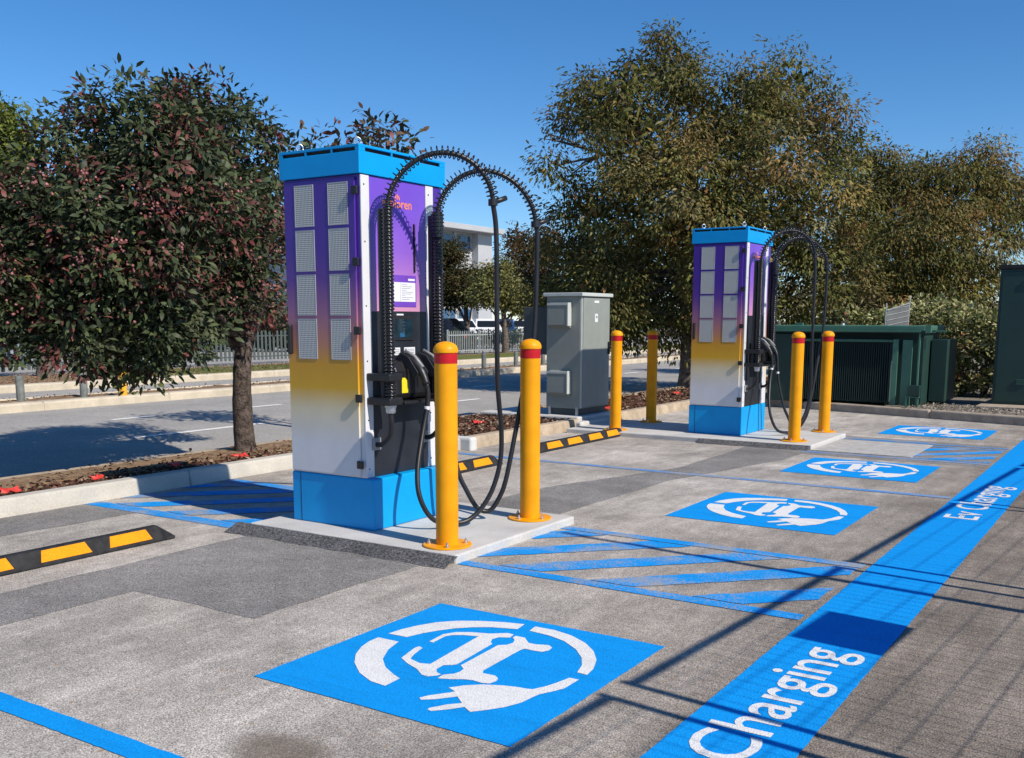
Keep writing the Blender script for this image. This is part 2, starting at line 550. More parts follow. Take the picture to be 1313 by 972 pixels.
road = tag(ob("road", MB().box(-14.9, -8.12, -120, 260, -0.3, -0.02), "road_asphalt"), kind='structure')
road2 = tag(ob("road", MB().box(-19.0, -15.95, -120, 260, -0.3, -0.02), "road_asphalt"), kind='structure')

def road_dash(x, y0, y1, w=0.13, parent=road):
    ob("lane_line", MB().poly([(x - w / 2, y0), (x + w / 2, y0), (x + w / 2, y1), (x - w / 2, y1)], -0.015), "road_paint", parent)
for y0, y1 in ((-5, -2), (1.5, 4.5), (7.65, 9.75), (13.0, 15.0), (18.5, 20.5), (24, 26)):
    road_dash(-10.5, y0, y1)
for y0, y1 in ((5.9, 6.7), (8.85, 9.6), (11.4, 12.1), (14.4, 15.2), (17.5, 18.4), (20.3, 21.1), (24.3, 25.2), (27.4, 29.8), (32, 33), (36, 37)):
    road_dash(-12.6 - 0.25 * max(0, (10 - y0) / 5) + 0.03 * max(0, (y0 - 12)), y0, y1)

# verge between the car park and the road
def bumpy(name, x0, x1, y0, y1, z, mat, nx, ny, amp, seed, parent=None):
    r_ = random.Random(seed)
    vs_, fs_ = [], []
    for j in range(ny + 1):
        for i in range(nx + 1):
            e = 0 if i in (0, nx) or j in (0, ny) else 1
            vs_.append((x0 + (x1 - x0) * i / nx, y0 + (y1 - y0) * j / ny, z + e * (r_.random() - 0.3) * amp))
    for j in range(ny):
        for i in range(nx):
            a = j * (nx + 1) + i
            fs_.append((a, a + 1, a + nx + 2, a + nx + 1))
    return tag(ob(name, MB().add(vs_, fs_), mat, parent, smooth=True), kind='structure')

verge = bumpy("verge", -8.0, -7.1, -14, 8.9, 0.075, "mulch", 6, 200, 0.05, 3)
bumpy("verge", -8.0, -6.5, 8.9, 11.43, 0.075, "mulch", 8, 26, 0.05, 4)
verge2 = bumpy("verge", -8.0, -6.5, 12.46, 40, 0.075, "mulch", 8, 230, 0.05, 5)

def kerb_run(name, x0, x1, y0, y1, z, mat, step, top=0.025, zb=-0.1):
    """kerb along the row, cast in lengths with open joints; face on the +x side"""
    root = tag(ob(name, MB().box(x0 + 0.03, x1 - 0.03, y0, y1, zb, z - 0.03), mat), kind='structure')
    y = y0
    while y < y1 - 0.01:
        e = min(y + step, y1)
        prof = [(x0, zb), (x1 + 0.015, zb), (x1, 0.02), (x1 - top, z), (x0 + 0.01, z)]
        ob("kerb_length", MB().extrude_y(prof, y + 0.004, e - 0.004), mat, root, bevel=0.018, seg=3)
        y = e
    return root
kerb_run("kerb", -7.12, -6.95, -14.2, 8.2, 0.13, "concrete_new", 2.2)
kerb_run("kerb", -6.52, -6.36, 8.93, 11.42, 0.13, "concrete_old", 1.25)
kerb_run("kerb", -6.52, -6.36, 12.46, 16.3, 0.13, "concrete_old", 1.3)
ramp_end = tag(ob("kerb_end", MB().prism([(-6.95, 8.2), (-6.36, 8.86), (-6.36, 9.0), (-6.5, 9.0), (-7.12, 8.32), (-7.12, 8.2)], -0.05, 0.128), "concrete_new", bevel=0.02, seg=3), kind='structure')
tag(ob("kerb_end", MB().box(-6.53, -6.27, 8.80, 8.925, -0.02, 0.145), "cement", bevel=0.03, seg=3), kind='structure')
# road-side kerb (low, sandy)
def flat_kerb(x0, x1, y0, y1, z, mat, step):
    root = tag(ob("road_kerb", MB().box(x0 + 0.02, x1 - 0.02, y0, y1, -0.1, z - 0.02), mat), kind='structure')
    y = y0
    while y < y1 - 0.01:
        e = min(y + step, y1)
        ob("kerb_length", MB().box(x0, x1, y + 0.006, e - 0.006, -0.1, z), mat, root, bevel=0.03, seg=2)
        y = e
flat_kerb(-8.16, -7.95, -14, 40, 0.10, "concrete_old", 2.4)
tag(ob("verge_edging", MB().box(-7.949, -7.52, -14, 8.6, -0.05, 0.112), "dry_soil"), kind='structure')
flat_kerb(-15.15, -14.87, -10, 60, 0.12, "concrete_cream", 2.4)
flat_kerb(-16.0, -15.85, -10, 60, 0.12, "concrete_cream", 4.0)
flat_kerb(-19.25, -18.95, -10, 80, 0.13, "concrete_cream", 4.0)
bumpy("median", -15.9, -15.12, -10, 60, 0.10, "dry_soil", 4, 200, 0.05, 8)
tag(ob("far_verge", MB().box(-22.6, -19.2, -10, 80, -0.1, 0.10), "dry_soil"), kind='structure')
grass_strip = tag(ob("grass_verge", MB().box(-21.9, -19.7, 14.5, 80, 0.0, 0.112), "grass_soil"), kind='structure')
tag(ob("far_car_park", MB().poly([(-70, -10), (-22.6, -10), (-22.6, 90), (-70, 90)], -0.01), "road_asphalt"), kind='structure')

# back kerb and planted bed
bk_root = tag(ob("back_kerb", MB().prism([(-6.9, BK(-6.9) + 0.02), (3.0, BK(3.0) + 0.02), (3.0, BK(3.0) + 0.13), (-6.9, BK(-6.9) + 0.13)], -0.05, 0.09), "concrete_grey"), kind='structure')
x = -6.9
while x < 3.0:
    e = x + 2.05
    a, b_ = (x + 0.005, BK(x)), (e - 0.005, BK(e))
    ob("kerb_length", MB().prism([a, b_, (b_[0], b_[1] + 0.16), (a[0], a[1] + 0.16)], -0.05, 0.125), "concrete_grey", bk_root, bevel=0.03, seg=3)
    x = e
tag(ob("garden_bed", MB().prism([(-6.4, BK(-6.4) + 0.15), (12, BK(3) + 0.15 - 2.5), (12, 40), (-6.4, 40)], -0.04, 0.105), "gravel"), kind='structure')

# asphalt patches, trench scars
def sheet(name, pts, z, mat, parent):
    return ob(name, MB().poly(pts, z), mat, parent)
def wob(pts, amp, step=0.18, seed=1):
    r_ = random.Random(seed)
    out = []
    for i in range(len(pts)):
        a, b_ = Vector(pts[i]), Vector(pts[(i + 1) % len(pts)])
        n = max(1, int((b_ - a).length / step))
        for k in range(n):
            p = a.lerp(b_, k / n)
            out.append((p.x + r_.uniform(-amp, amp), p.y + r_.uniform(-amp, amp)))
    return out
sheet("trench_patch", wob([(-5.02, -6), (-4.45, -6), (-4.45, 3.2), (-3.56, 3.2), (-3.55, 4.5), (-5.0, 4.5)], 0.012, seed=2), 0.0016, "asphalt_dark", car_park)
sheet("trench_patch", wob([(-4.38, 5.9), (-3.66, 5.9), (-3.62, 8.1), (-3.2, 10.0), (-3.18, 10.9), (-3.9, 10.9), (-3.86, 8.9), (-4.36, 7.2)], 0.012, seed=3), 0.0016, "asphalt_dark", car_park)
sheet("trench_patch", wob([(-6.93, 3.0), (-6.35, 3.0), (-6.3, 4.55), (-6.93, 4.6)], 0.02, seed=4), 0.0016, "asphalt_dark", car_park)
sheet("trench_patch", wob([(-3.3, 10.55), (-1.4, 10.55), (-1.4, 12.45), (-3.3, 12.6)], 0.02, seed=5), 0.0012, "asphalt_dark", car_park)
# brown oil stain near the foremost symbol, soaked into the surface and fading outwards
m, t, b = nt("stain", 0.9, 0.15)
tc_ = t.nodes.new("ShaderNodeTexCoord")
mp = t.nodes.new("ShaderNodeMapping")
mp.inputs["Scale"].default_value = (1 / 0.23, 1 / 0.16, 1)
t.links.new(tc_.outputs['Object'], mp.inputs[0])
gr_ = t.nodes.new("ShaderNodeTexGradient"); gr_.gradient_type = 'SPHERICAL'
t.links.new(mp.outputs[0], gr_.inputs[0])
ns = tex(t, 'noise', 60.0, 4.0)
mu = t.nodes.new("ShaderNodeMath"); mu.operation = 'MULTIPLY'
t.links.new(ramp(t, gr_.outputs[0], [(0.0, g(0)), (0.45, g(0.55)), (1.0, g(0.62))]), mu.inputs[0])
t.links.new(ramp(t, ns.outputs[0], [(0.35, g(0.5)), (0.6, g(1))]), mu.inputs[1])
t.links.new(mu.outputs[0], b.inputs["Alpha"])
t.links.new(ramp(t, ns.outputs[0], [(0.3, (0.10, 0.075, 0.05, 1)), (0.7, (0.24, 0.19, 0.14, 1))]), b.inputs["Base Color"])
ob("oil_stain", MB().poly([(-0.25, -0.18), (0.25, -0.18), (0.25, 0.18), (-0.25, 0.18)], 0), "stain", car_park, loc=(-2.35, 2.2, 0.0018))

# ------------------------------------------------------------------ painted markings
def rect(name, x0, x1, y0, y1, z, mat, parent=car_park):
    return sheet(name, wob([(x0, y0), (x1, y0), (x1, y1), (x0, y1)], 0.0022, 0.03, int(abs(x0 * 31 + y0 * 17)) + 1), z, mat, parent)
stripe = rect("blue_stripe", -1.329, -0.90, -6, 14.55, 0.0046, "blue_paint")

SYM = {
 'left_arc': [(0.08, 0.52), (0.174, 0.522), (0.199, 0.436), (0.246, 0.351), (0.308, 0.293), (0.377, 0.254), (0.415, 0.238), (0.419, 0.161), (0.353, 0.168), (0.271, 0.206), (0.19, 0.271), (0.136, 0.337), (0.099, 0.408), (0.082, 0.47)],
 'top_arc': [(0.082, 0.574), (0.165, 0.579), (0.186, 0.646), (0.216, 0.704), (0.25, 0.756), (0.296, 0.802), (0.355, 0.842), (0.453, 0.877), (0.443, 0.943), (0.366, 0.923), (0.277, 0.885), (0.199, 0.837), (0.145, 0.778), (0.110, 0.706), (0.090, 0.64)],
 'right_arc': [(0.492, 0.941), (0.502, 0.885), (0.592, 0.877), (0.67, 0.852), (0.752, 0.795), (0.812, 0.729), (0.849, 0.664), (0.869, 0.597), (0.908, 0.594), (0.898, 0.656), (0.865, 0.738), (0.811, 0.815), (0.745, 0.875), (0.66, 0.922), (0.574, 0.944)],
 'plug': [(0.873, 0.54), (0.907, 0.542), (0.906, 0.448), (0.889, 0.409), (0.866, 0.364), (0.862, 0.335), (0.856, 0.278), (0.833, 0.22), (0.799, 0.172), (0.768, 0.135), (0.731, 0.157), (0.707, 0.121), (0.667, 0.078), (0.652, 0.08), (0.648, 0.094), (0.676, 0.144), (0.707, 0.178), (0.664, 0.213), (0.622, 0.159), (0.587, 0.131), (0.572, 0.142), (0.584, 0.171), (0.626, 0.229), (0.634, 0.243), (0.597, 0.258), (0.625, 0.298), (0.67, 0.338), (0.729, 0.366), (0.777, 0.380), (0.81, 0.384), (0.827, 0.39), (0.85, 0.44), (0.863, 0.49)],
 'car_cab': [(0.265, 0.584), (0.284, 0.582), (0.278, 0.661), (0.291, 0.687), (0.325, 0.71), (0.38, 0.728), (0.414, 0.398), (0.379, 0.386), (0.325, 0.403), (0.306, 0.447), (0.29, 0.513), (0.269, 0.523), (0.265, 0.503), (0.293, 0.393), (0.347, 0.361), (0.407, 0.336), (0.453, 0.303), (0.481, 0.301), (0.501, 0.324), (0.506, 0.338), (0.478, 0.35), (0.462, 0.371), (0.458, 0.412), (0.482, 0.431), (0.492, 0.444), (0.471, 0.685), (0.454, 0.699), (0.441, 0.728), (0.449, 0.759), (0.485, 0.778), (0.477, 0.816), (0.45, 0.819), (0.396, 0.777), (0.328, 0.753), (0.282, 0.724), (0.256, 0.678)],
 'car_bonnet': [(0.491, 0.807), (0.531, 0.807), (0.574, 0.765), (0.605, 0.765), (0.648, 0.783), (0.671, 0.766), (0.678, 0.735), (0.665, 0.707), (0.629, 0.703), (0.598, 0.703), (0.591, 0.683), (0.6, 0.443), (0.613, 0.423), (0.66, 0.426), (0.682, 0.41), (0.691, 0.386), (0.685, 0.357), (0.662, 0.348), (0.623, 0.352), (0.593, 0.343), (0.562, 0.323), (0.517, 0.304), (0.512, 0.341), (0.537, 0.368), (0.542, 0.392), (0.537, 0.42), (0.508, 0.444), (0.496, 0.684), (0.519, 0.704), (0.527, 0.734), (0.515, 0.764), (0.494, 0.783)],
}
for k, (x0, y0, dy) in enumerate(((-2.963, 2.647, 1.2415), (-2.973, 6.6155, 1.217), (-2.973, 9.207, 1.155), (-2.961, 13.0136, 1.222))):
    sq = rect("painted_square", x0, x0 + 1.2324, y0, y0 + dy, 0.0032, "blue_paint")
    for n, pts in SYM.items():
        sheet("painted_" + n, [(x0 + u * 1.2324, y0 + v * dy) for u, v in pts], 0.0052, "white_paint", sq)

def stripe_text(y0, y1):
    v, f = text_mesh("Ev Charging", 0.009)
    xs = [p[0] for p in v]
    cap = 0.69
    mb = MB()
    sx = (y1 - y0) / (max(xs) - min(xs))
    sy = 0.225 / cap
    mb.add([(-1.025 - p[1] * sy, y0 + (p[0] - min(xs)) * sx, 0.0066) for p in v], f)
    ob("painted_lettering", mb, "white_paint", stripe)
stripe_text(2.49, 4.235)
stripe_text(7.66, 9.38)
stripe_text(-3.0, -1.25)

def clip_diag(x0, x1, y0, y1, c0, c1):
    """part of the rectangle with c0 < y - x < c1"""
    pts = [(x0, y0), (x1, y0), (x1, y1), (x0, y1)]
    for c, sgn in ((c0, 1), (c1, -1)):
        out = []
        for i in range(len(pts)):
            a, b_ = pts[i], pts[(i + 1) % len(pts)]
            da, db = sgn * (a[1] - a[0] - c), sgn * (b_[1] - b_[0] - c)
            if da >= 0: out.append(a)
            if da * db < 0:
                t = da / (da - db)
                out.append((a[0] + (b_[0] - a[0]) * t, a[1] + (b_[1] - a[1]) * t))
        pts = out
        if len(pts) < 3: return None
    return pts
def hatch(x0, x1, y0, y1, c_top, mat, bw=0.10, gap=0.015, z=0.0034, width=0.28, per=0.6):
    rect("hatch_border", x0, x1, y0, y0 + bw, z, mat)
    rect("hatch_border", x0, x1, y1 - bw, y1, z, mat)
    for k in range(-14, 15):
        p = clip_diag(x0, x1 - 0.02, y0 + bw + gap, y1 - bw - gap, c_top + k * per - width, c_top + k * per)
        if p: sheet("hatch_bar", wob(p, 0.006, 0.05, k + 40), z, mat, car_park)
hatch(-3.38, -1.36, 4.595, 5.894, 8.47, "blue_paint_worn")
hatch(-6.92, -5.16, 4.56, 6.04, 8.47, "blue_paint_worn", bw=0.14)
hatch(-2.14, -1.36, 10.86, 12.05, 12.9, "blue_paint_worn", bw=0.05, width=0.24, per=0.5)
rect("bay_line", -3.18, -2.14, 12.28, 12.36, 0.0034, "blue_paint_faded")
rect("bay_line", -3.24, -1.36, 10.74, 10.82, 0.0034, "blue_paint_faded")
rect("bay_line", -3.18, -1.36, 12.2, 12.26, 0.0034, "blue_paint_worn")
rect("bay_line", -6.3, -1.345, 8.515, 8.61, 0.0034, "blue_paint_faded")
rect("bay_line", -6.6, -1.345, 1.895, 1.995, 0.0034, "blue_paint")

slab = tag(ob("service_slab", MB().box(-3.17, -2.16, 10.9, 12.1, -0.05, 0.009), "concrete_slab"), kind='structure')
tag(ob("slab_edge", MB().box(-2.158, -2.13, 10.9, 12.1, -0.05, 0.008), "concrete_slab"), kind='structure')

# ------------------------------------------------------------------ charger pads
def pad(x0, x1, y0, y1):
    p = tag(ob("charger_pad", MB().box(x0, x1, y0, y1, -0.05, 0.055), "concrete_pad", bevel=0.012, seg=2), kind='structure')
    return p
pad1 = pad(-5.12, -3.385, 4.59, 6.0)
pad2 = pad(-6.30, -3.18, 10.93, 12.36)
# black cold-mix fillet laid against the pad's side
def fillet(x0, x1, y, w, parent, seed):
    r_ = random.Random(seed)
    n = 26
    vs_, fs_ = [], []
    for i in range(n + 1):
        x_ = x0 + (x1 - x0) * i / n
        j = r_.uniform(-0.015, 0.015)
        vs_ += [(x_, y - w + j, 0.003), (x_, y - w * 0.45 + j, 0.022 + r_.uniform(0, 0.008)), (x_, y - 0.02, 0.046 + r_.uniform(0, 0.006)), (x_, y + 0.01, 0.048)]
    for i in range(n):
        for k in range(3):
            a = i * 4 + k
            fs_.append((a, a + 4, a + 5, a + 1))
    ob("asphalt_fillet", MB().add(vs_, fs_), "asphalt_black", parent, smooth=True)
fillet(-5.22, -3.37, 4.59, 0.13, pad1, 1)
fillet(-4.5, -3.2, 10.93, 0.10, pad2, 2)
# raised slab through the verge, under the grey cabinet
tag(ob("cabinet_slab", MB().box(-8.0, -6.42, 11.43, 12.45, -0.05, 0.15), "concrete_pad", bevel=0.02, seg=2), kind='structure')
tag(ob("slab_step", MB().box(-6.418, -6.30, 11.3, 12.36, -0.05, 0.10), "concrete_pad", bevel=0.02, seg=2), kind='structure')

# ------------------------------------------------------------------ chargers
def smooth_path(pts, k=8): return catmull(pts, k)

def make_charger(loc, label, base_proud):
    W, DP = 0.835, 0.655
    c = thing("ev_charger", label, "ev charger", loc, 0, "ev chargers on concrete pads")
    base = ob("base", MB().box(-DP - 0.005, base_proud, -0.006, W + 0.006, 0.0, 0.34), "charger_blue", c, bevel=0.012, seg=3)
    ob("seam", MB().box(-DP + 0.075, -DP + 0.08, -0.0075, -0.0055, 0.004, 0.336), "slot_black", base)
    ob("body", MB().box(-DP, 0, 0, W, 0.341, 2.262), "wrap_side", c, bevel=0.006)
    # side door with vents
    door = ob("door", MB().box(-DP + 0.012, -0.03, -0.016, -0.001, 0.352, 2.245), "wrap_side", c, bevel=0.004)
    for r in range(4):
        zt = 2.215 - r * 0.2835
        for x0 in (-0.541, -0.248):
            v = ob("vent", MB().box(x0, x0 + 0.16, -0.0185, -0.0165, zt - 0.254, zt), "vent_mesh", door)
            fr = MB()
            for a in ((x0 - 0.004, x0, zt - 0.258, zt + 0.004), (x0 + 0.16, x0 + 0.164, zt - 0.258, zt + 0.004)):
                fr.box(a[0], a[1], -0.0195, -0.0163, a[2], a[3])
            for z_ in (zt - 0.258, zt):
                fr.box(x0, x0 + 0.16, -0.0195, -0.0163, z_, z_ + 0.004)
            ob("vent_frame", fr, "vent_rim", v)
    for z_ in (2.161, 1.723, 1.294, 0.862, 0.431):
        ob("hinge", MB().box(-0.045, 0.004, -0.034, -0.0165, z_ - 0.026, z_ + 0.026), "rubber", door, bevel=0.005)
    ob("handle", MB().box(-0.626, -0.597, -0.045, -0.0165, 1.135, 1.33), "rubber", door, bevel=0.008)
    # front: white posts, printed upper panel, black lower panel
    for y0, y1 in ((0.0, 0.078), (0.652, 0.734)):
        ps = ob("corner_post", MB().box(0.0005, 0.012, y0, y1, 0.342, 2.258), "charger_white", c, bevel=0.003)
        for z_ in (0.40, 0.72, 1.1, 1.45, 1.85, 2.2):
            ob("screw", MB().lathe([(0.005, 0), (0.005, 0.003), (0.003, 0.004)], (0.012, (y0 + y1) / 2 - 0.012, z_), 8, 'x'), "slot_black", ps)
    up_ = ob("front_panel", MB().box(0.0005, 0.006, 0.08, 0.65, 1.418, 2.258), "wrap_front", c)
    ob("edge_panel", MB().box(0.0005, 0.006, 0.736, W - 0.003, 0.342, 2.258), "wrap_front" if False else "wrap_side", c)
    lo_ = ob("lower_panel", MB().box(0.0005, 0.006, 0.08, 0.65, 0.342, 1.414), "panel_black", c, bevel=0.002)
    # logo
    v, f = text_mesh("exploren", 0.012)
    xs = [p[0] for p in v]
    k = 0.30 / (max(xs) - min(xs))
    ob("logo_lettering", MB().add([(0.0075, 0.205 + (p[0] - min(xs)) * k, 2.085 + p[1] * k) for p in v], f), "logo_orange", up_)
    for i, (dy, dz, L, a) in enumerate(((0.335, 2.135, 0.03, 70), (0.358, 2.138, 0.034, 90), (0.381, 2.135, 0.03, 110))):
        ca, sa = math.cos(R(a)), math.sin(R(a))
        q = [(dy - 0.005 * sa, dz + 0.005 * ca), (dy + 0.005 * sa, dz - 0.005 * ca), (dy + 0.005 * sa + L * ca, dz - 0.005 * ca + L * sa), (dy - 0.005 * sa + L * ca, dz + 0.005 * ca + L * sa)]
        ob("logo_ray", MB().add([(0.0075, y_, z_) for y_, z_ in q], [(0, 1, 2, 3)]), "logo_orange", up_)
    # aerial strip, instruction notice
    sl = MB()
    for i in range(32): sl.box(0.006, 0.016, 0.517, 0.533, 1.68 + i * 0.0098, 1.6845 + i * 0.0098)
    sl.box(0.006, 0.012, 0.519, 0.531, 1.678, 1.995)
    ob("cable_chain", sl, "slot_black", up_)
    nb = ob("notice", MB().box(0.006, 0.009, 0.295, 0.54, 1.448, 1.655), "label_purple", up_)
    ob("notice_sheet", MB().box(0.009, 0.0105, 0.305, 0.53, 1.482, 1.608), "label_white", nb)
    ob("notice_tab", MB().box(0.009, 0.0105, 0.455, 0.525, 1.62, 1.634), "label_white", nb)
    ln = MB()
    for i in range(9):
        ln.box(0.0105, 0.0112, 0.385, 0.385 + (0.06, 0.11, 0.09, 0.05, 0.12, 0.10, 0.04, 0.12, 0.08)[i], 1.592 - i * 0.012, 1.595 - i * 0.012)
    ln.box(0.0105, 0.0112, 0.37, 0.372, 1.485, 1.605)
    ob("notice_print", ln, "print_grey", nb)
    # screen, payment reader, labels
    sc = ob("screen", MB().box(0.006, 0.014, 0.27, 0.50, 1.225, 1.385), "slot_black", lo_, bevel=0.004)
    ob("glass", MB().box(0.014, 0.0155, 0.285, 0.485, 1.245, 1.368), "screen_glass", sc)
    ob("screen_button", MB().box(0.0155, 0.0165, 0.355, 0.40, 1.25, 1.275), "screen_blue", sc)
    ob("status_light", MB().box(0.006, 0.011, 0.33, 0.40, 1.392, 1.402), "label_white", lo_)
    for y0, y1 in ((0.27, 0.363), (0.405, 0.521)):
        lb = ob("sticker", MB().box(0.006, 0.008, y0, y1, 1.130, 1.180), "label_white", lo_)
        pr = MB()
        for i in range(3): pr.box(0.008, 0.0086, y0 + 0.035, y1 - 0.01, 1.142 + i * 0.011, 1.146 + i * 0.011)
        pr.box(0.008, 0.0086, y0 + 0.006, y0 + 0.028, 1.138, 1.172)
        ob("sticker_print", pr, "print_grey", lb)
    # holster with two charging guns
    ho = ob("holster", MB().extrude_y([(0.006, 0.84), (0.085, 0.845), (0.10, 0.88), (0.10, 1.03), (0.07, 1.09), (0.006, 1.10)], 0.20, 0.645), "rubber", c, bevel=0.012, seg=2)
    ob("shelf", MB().box(0.006, 0.16, 0.22, 0.64, 0.815, 0.835), "rubber", ho, bevel=0.006)
    ob("warning_sticker", MB().add([(0.1015, 0.262, 0.885), (0.1015, 0.325, 0.885), (0.1015, 0.325, 0.96), (0.1015, 0.295, 0.985), (0.1015, 0.262, 0.985)], [(0, 1, 2, 3, 4)]), "sticker_yellow", ho)
    guns = []
    for y_ in (0.365, 0.56):
        gn = MB()
        gn.tube(smooth_path([(0.02, y_, 1.115), (0.08, y_, 1.10), (0.15, y_, 1.06), (0.20, y_, 1.00), (0.225, y_, 0.94)], 4), [0.036] * 4 + [0.035] * 4 + [0.030] * 4 + [0.025] * 5, 12)
        gun = ob("charging_gun", gn, "rubber", c, smooth=True)
        ob("gun_rib", MB().tube([(0.05, y_, 1.158), (0.13, y_, 1.122), (0.195, y_, 1.055)], 0.012, 8), "grey_plastic", gun, smooth=True)
        for s_ in (-1, 1):
            ob("holster_fin", MB().extrude_y([(0.0, 1.10), (0.05, 1.15), (0.12, 1.12), (0.20, 1.02), (0.18, 0.98), (0.09, 1.06)], y_ + s_ * 0.052 - 0.005, y_ + s_ * 0.052 + 0.005), "panel_black", gun, bevel=0.003)
        guns.append(y_)
    # hose posts with spring arches and cables
    A = Vector((0.485, 0.46, 0)) 
    for k, (py, ez) in enumerate(((0.085, 2.10), (0.60, 2.005))):
        px = 0.15
        prof = []
        zb, ztop = 0.83, 2.055
        n = 54
        prof.append((0.026, zb))
        for i in range(n):
            z_ = zb + 0.008 + (ztop - zb - 0.016) * i / (n - 1)
            prof += [(0.029, z_ - 0.0095), (0.0335, z_ - 0.0062), (0.0363, z_ - 0.0032), (0.0372, z_), (0.0363, z_ + 0.0032), (0.0335, z_ + 0.0062), (0.029, z_ + 0.0095)]
        prof.append((0.026, ztop))
        post = ob("hose_post", MB().lathe(prof, (px, py, 0), 20), "hose_black", c, smooth=True)
        if k == 1:
            pf = [(0.03, 1.90)]
            for i in range(7):
                z_ = 1.91 + i * 0.024
                pf += [(0.039, z_ - 0.007), (0.0455, z_ - 0.003), (0.0455, z_ + 0.003), (0.039, z_ + 0.007)]
            pf.append((0.03, 2.07))
            ob("post_sleeve", MB().lathe(pf, (px, py, 0), 20), "hose_black", post, smooth='auto')
        ob("post_core", MB().lathe([(0.025, 0.0), (0.025, 1.2)], (px - 0.058, py + 0.01, 0.85), 12), "rubber", post, smooth='auto')
        for z_ in (0.845, 1.0):
            ob("clamp", MB().box(0.006, px + 0.055, py - 0.07, py + 0.062, z_ - 0.024, z_ + 0.024), "rubber", post, bevel=0.01)
        ob("cable_gland", MB().lathe([(0.028, 0), (0.034, 0.008), (0.034, 0.035), (0.04, 0.04), (0.04, 0.052)], (px, py, 0.768), 12), "steel", post, smooth='auto')
        ob("feed_cable", MB().tube(smooth_path([(px, py, 0.78), (px + 0.005, py, 0.70), (px - 0.01, py - 0.0, 0.62), (px - 0.07, py + 0.0, 0.565), (0.02, py, 0.555)]), 0.017, 10), "rubber", c, smooth=True)
        ob("cable_entry", MB().box(0.006, 0.03, py - 0.03, py + 0.045, 0.52, 0.60), "grey_plastic", c, bevel=0.006)
        # arch
        top = Vector((px, py, 2.04))
        end = Vector((px, py, 0)) + A + Vector((0, 0, ez))
        path = []
        N = 60
        hgt = 0.30
        for i in range(N + 1):
            a = math.pi * i / N
            u = 0.5 - 0.5 * math.cos(a)
            p = top.lerp(end, u)
            p.z += hgt * math.sin(a) * (1 + 0.08 * math.sin(a))
            path.append(p)
        arch = ob("arch_cable", MB().tube([top - Vector((0, 0, 0.06))] + path, 0.0155, 12), "rubber", c, smooth=True)
        # spring
        hel = []
        turns = 32
        S = turns * 12
        side = Vector((-A.y, A.x, 0)).normalized()
        for i in range(S + 1):
            t = i / S * 0.985
            j = min(int(t * N), N - 1)
            fr_ = t * N - j
            p = path[j].lerp(path[j + 1], fr_)
            tg = (path[j + 1] - path[j]).normalized()
            nn = side.cross(tg)
            ph = 2 * math.pi * turns * i / S
            rr = 0.036
            hel.append(p + Vector((0, 0, 0.006)) + side * (rr * math.cos(ph)) + nn * (rr * math.sin(ph)))
        ob("spring", MB().tube(hel, 0.0042, 6), "hose_black", arch, smooth=True)
        dr = A.normalized()
        cl = MB().lathe([(0.012, -0.02), (0.03, -0.02), (0.03, 0.02), (0.012, 0.02)], (0, 0, 0), 14)
        cl.tf(Matrix.Translation(end))
        ob("arch_clamp", cl, "rubber", arch, smooth='auto')
        ob("clamp_stub", MB().tube([end, end + dr * 0.03 + Vector((0.0, 0.035, 0.02)), end + dr * 0.05 + Vector((0.0, 0.06, 0.035))], 0.017, 10), "rubber", arch, smooth=True)
        if k == 0:
            pts = [end, (0.64, 0.575, 1.908), (0.64, 0.582, 1.414), (0.64, 0.59, 0.95), (0.63, 0.648, 0.629), (0.62, 0.645, 0.417), (0.58, 0.601, 0.222), (0.52, 0.518, 0.083), (0.46, 0.408, 0.03), (0.38, 0.235, 0.067), (0.32, 0.165, 0.214), (0.275, 0.195, 0.394), (0.24, 0.30, 0.633), (0.235, 0.355, 0.787), (0.235, 0.367, 0.88), (0.226, 0.365, 0.945)]
        else:
            pts = [end, (0.64, 1.075, 1.90), (0.63, 1.05, 1.231), (0.61, 0.93, 0.83), (0.60, 0.868, 0.605), (0.57, 0.793, 0.279), (0.53, 0.76, 0.143), (0.48, 0.718, 0.062), (0.42, 0.66, 0.09), (0.37, 0.60, 0.221), (0.33, 0.572, 0.335), (0.27, 0.56, 0.577), (0.245, 0.56, 0.734), (0.235, 0.56, 0.87), (0.226, 0.56, 0.945)]
        cab = ob("charging_cable", MB().tube(smooth_path(pts, 7), 0.0165, 12), "rubber", c, smooth=True)
        q = Vector(pts[-3])
        ob("cable_band", MB().lathe([(0.016, -0.012), (0.0185, -0.011), (0.0185, 0.011), (0.016, 0.012)], (q.x, q.y, q.z), 12), "label_white", cab)
    # hood with air slots
    X0, X1, Y0, Y1 = -DP - 0.016, 0.02, -0.022, W + 0.028
    hood = ob("hood", MB().box(X0, X1, Y0, Y1, 2.2626, 2.398), "charger_blue", c, bevel=0.003)
    ob("slot_shadow_box", MB().box(X0 + 0.02, X1 - 0.02, Y0 + 0.02, Y1 - 0.02, 2.3985, 2.4215), "slot_black", hood)
    ob("lid", MB().box(X0, X1, Y0, Y1, 2.422, 2.438), "charger_blue", hood, bevel=0.002)
    for fx in (0.0, 0.345, 0.67, 1.0):
        xx = X0 + (X1 - X0) * fx
        w = 0.012 if fx not in (0, 1) else 0.024
        a, b_ = (xx - w / 2, xx + w / 2) if fx not in (0, 1) else ((X0, X0 + 0.032) if fx == 0 else (X1 - 0.03, X1))
        for yy in (Y0, Y1 - 0.012):
            ob("slot_tab", MB().box(a, b_, yy + 0.0005, yy + 0.0115, 2.3982, 2.4218), "charger_blue", hood)
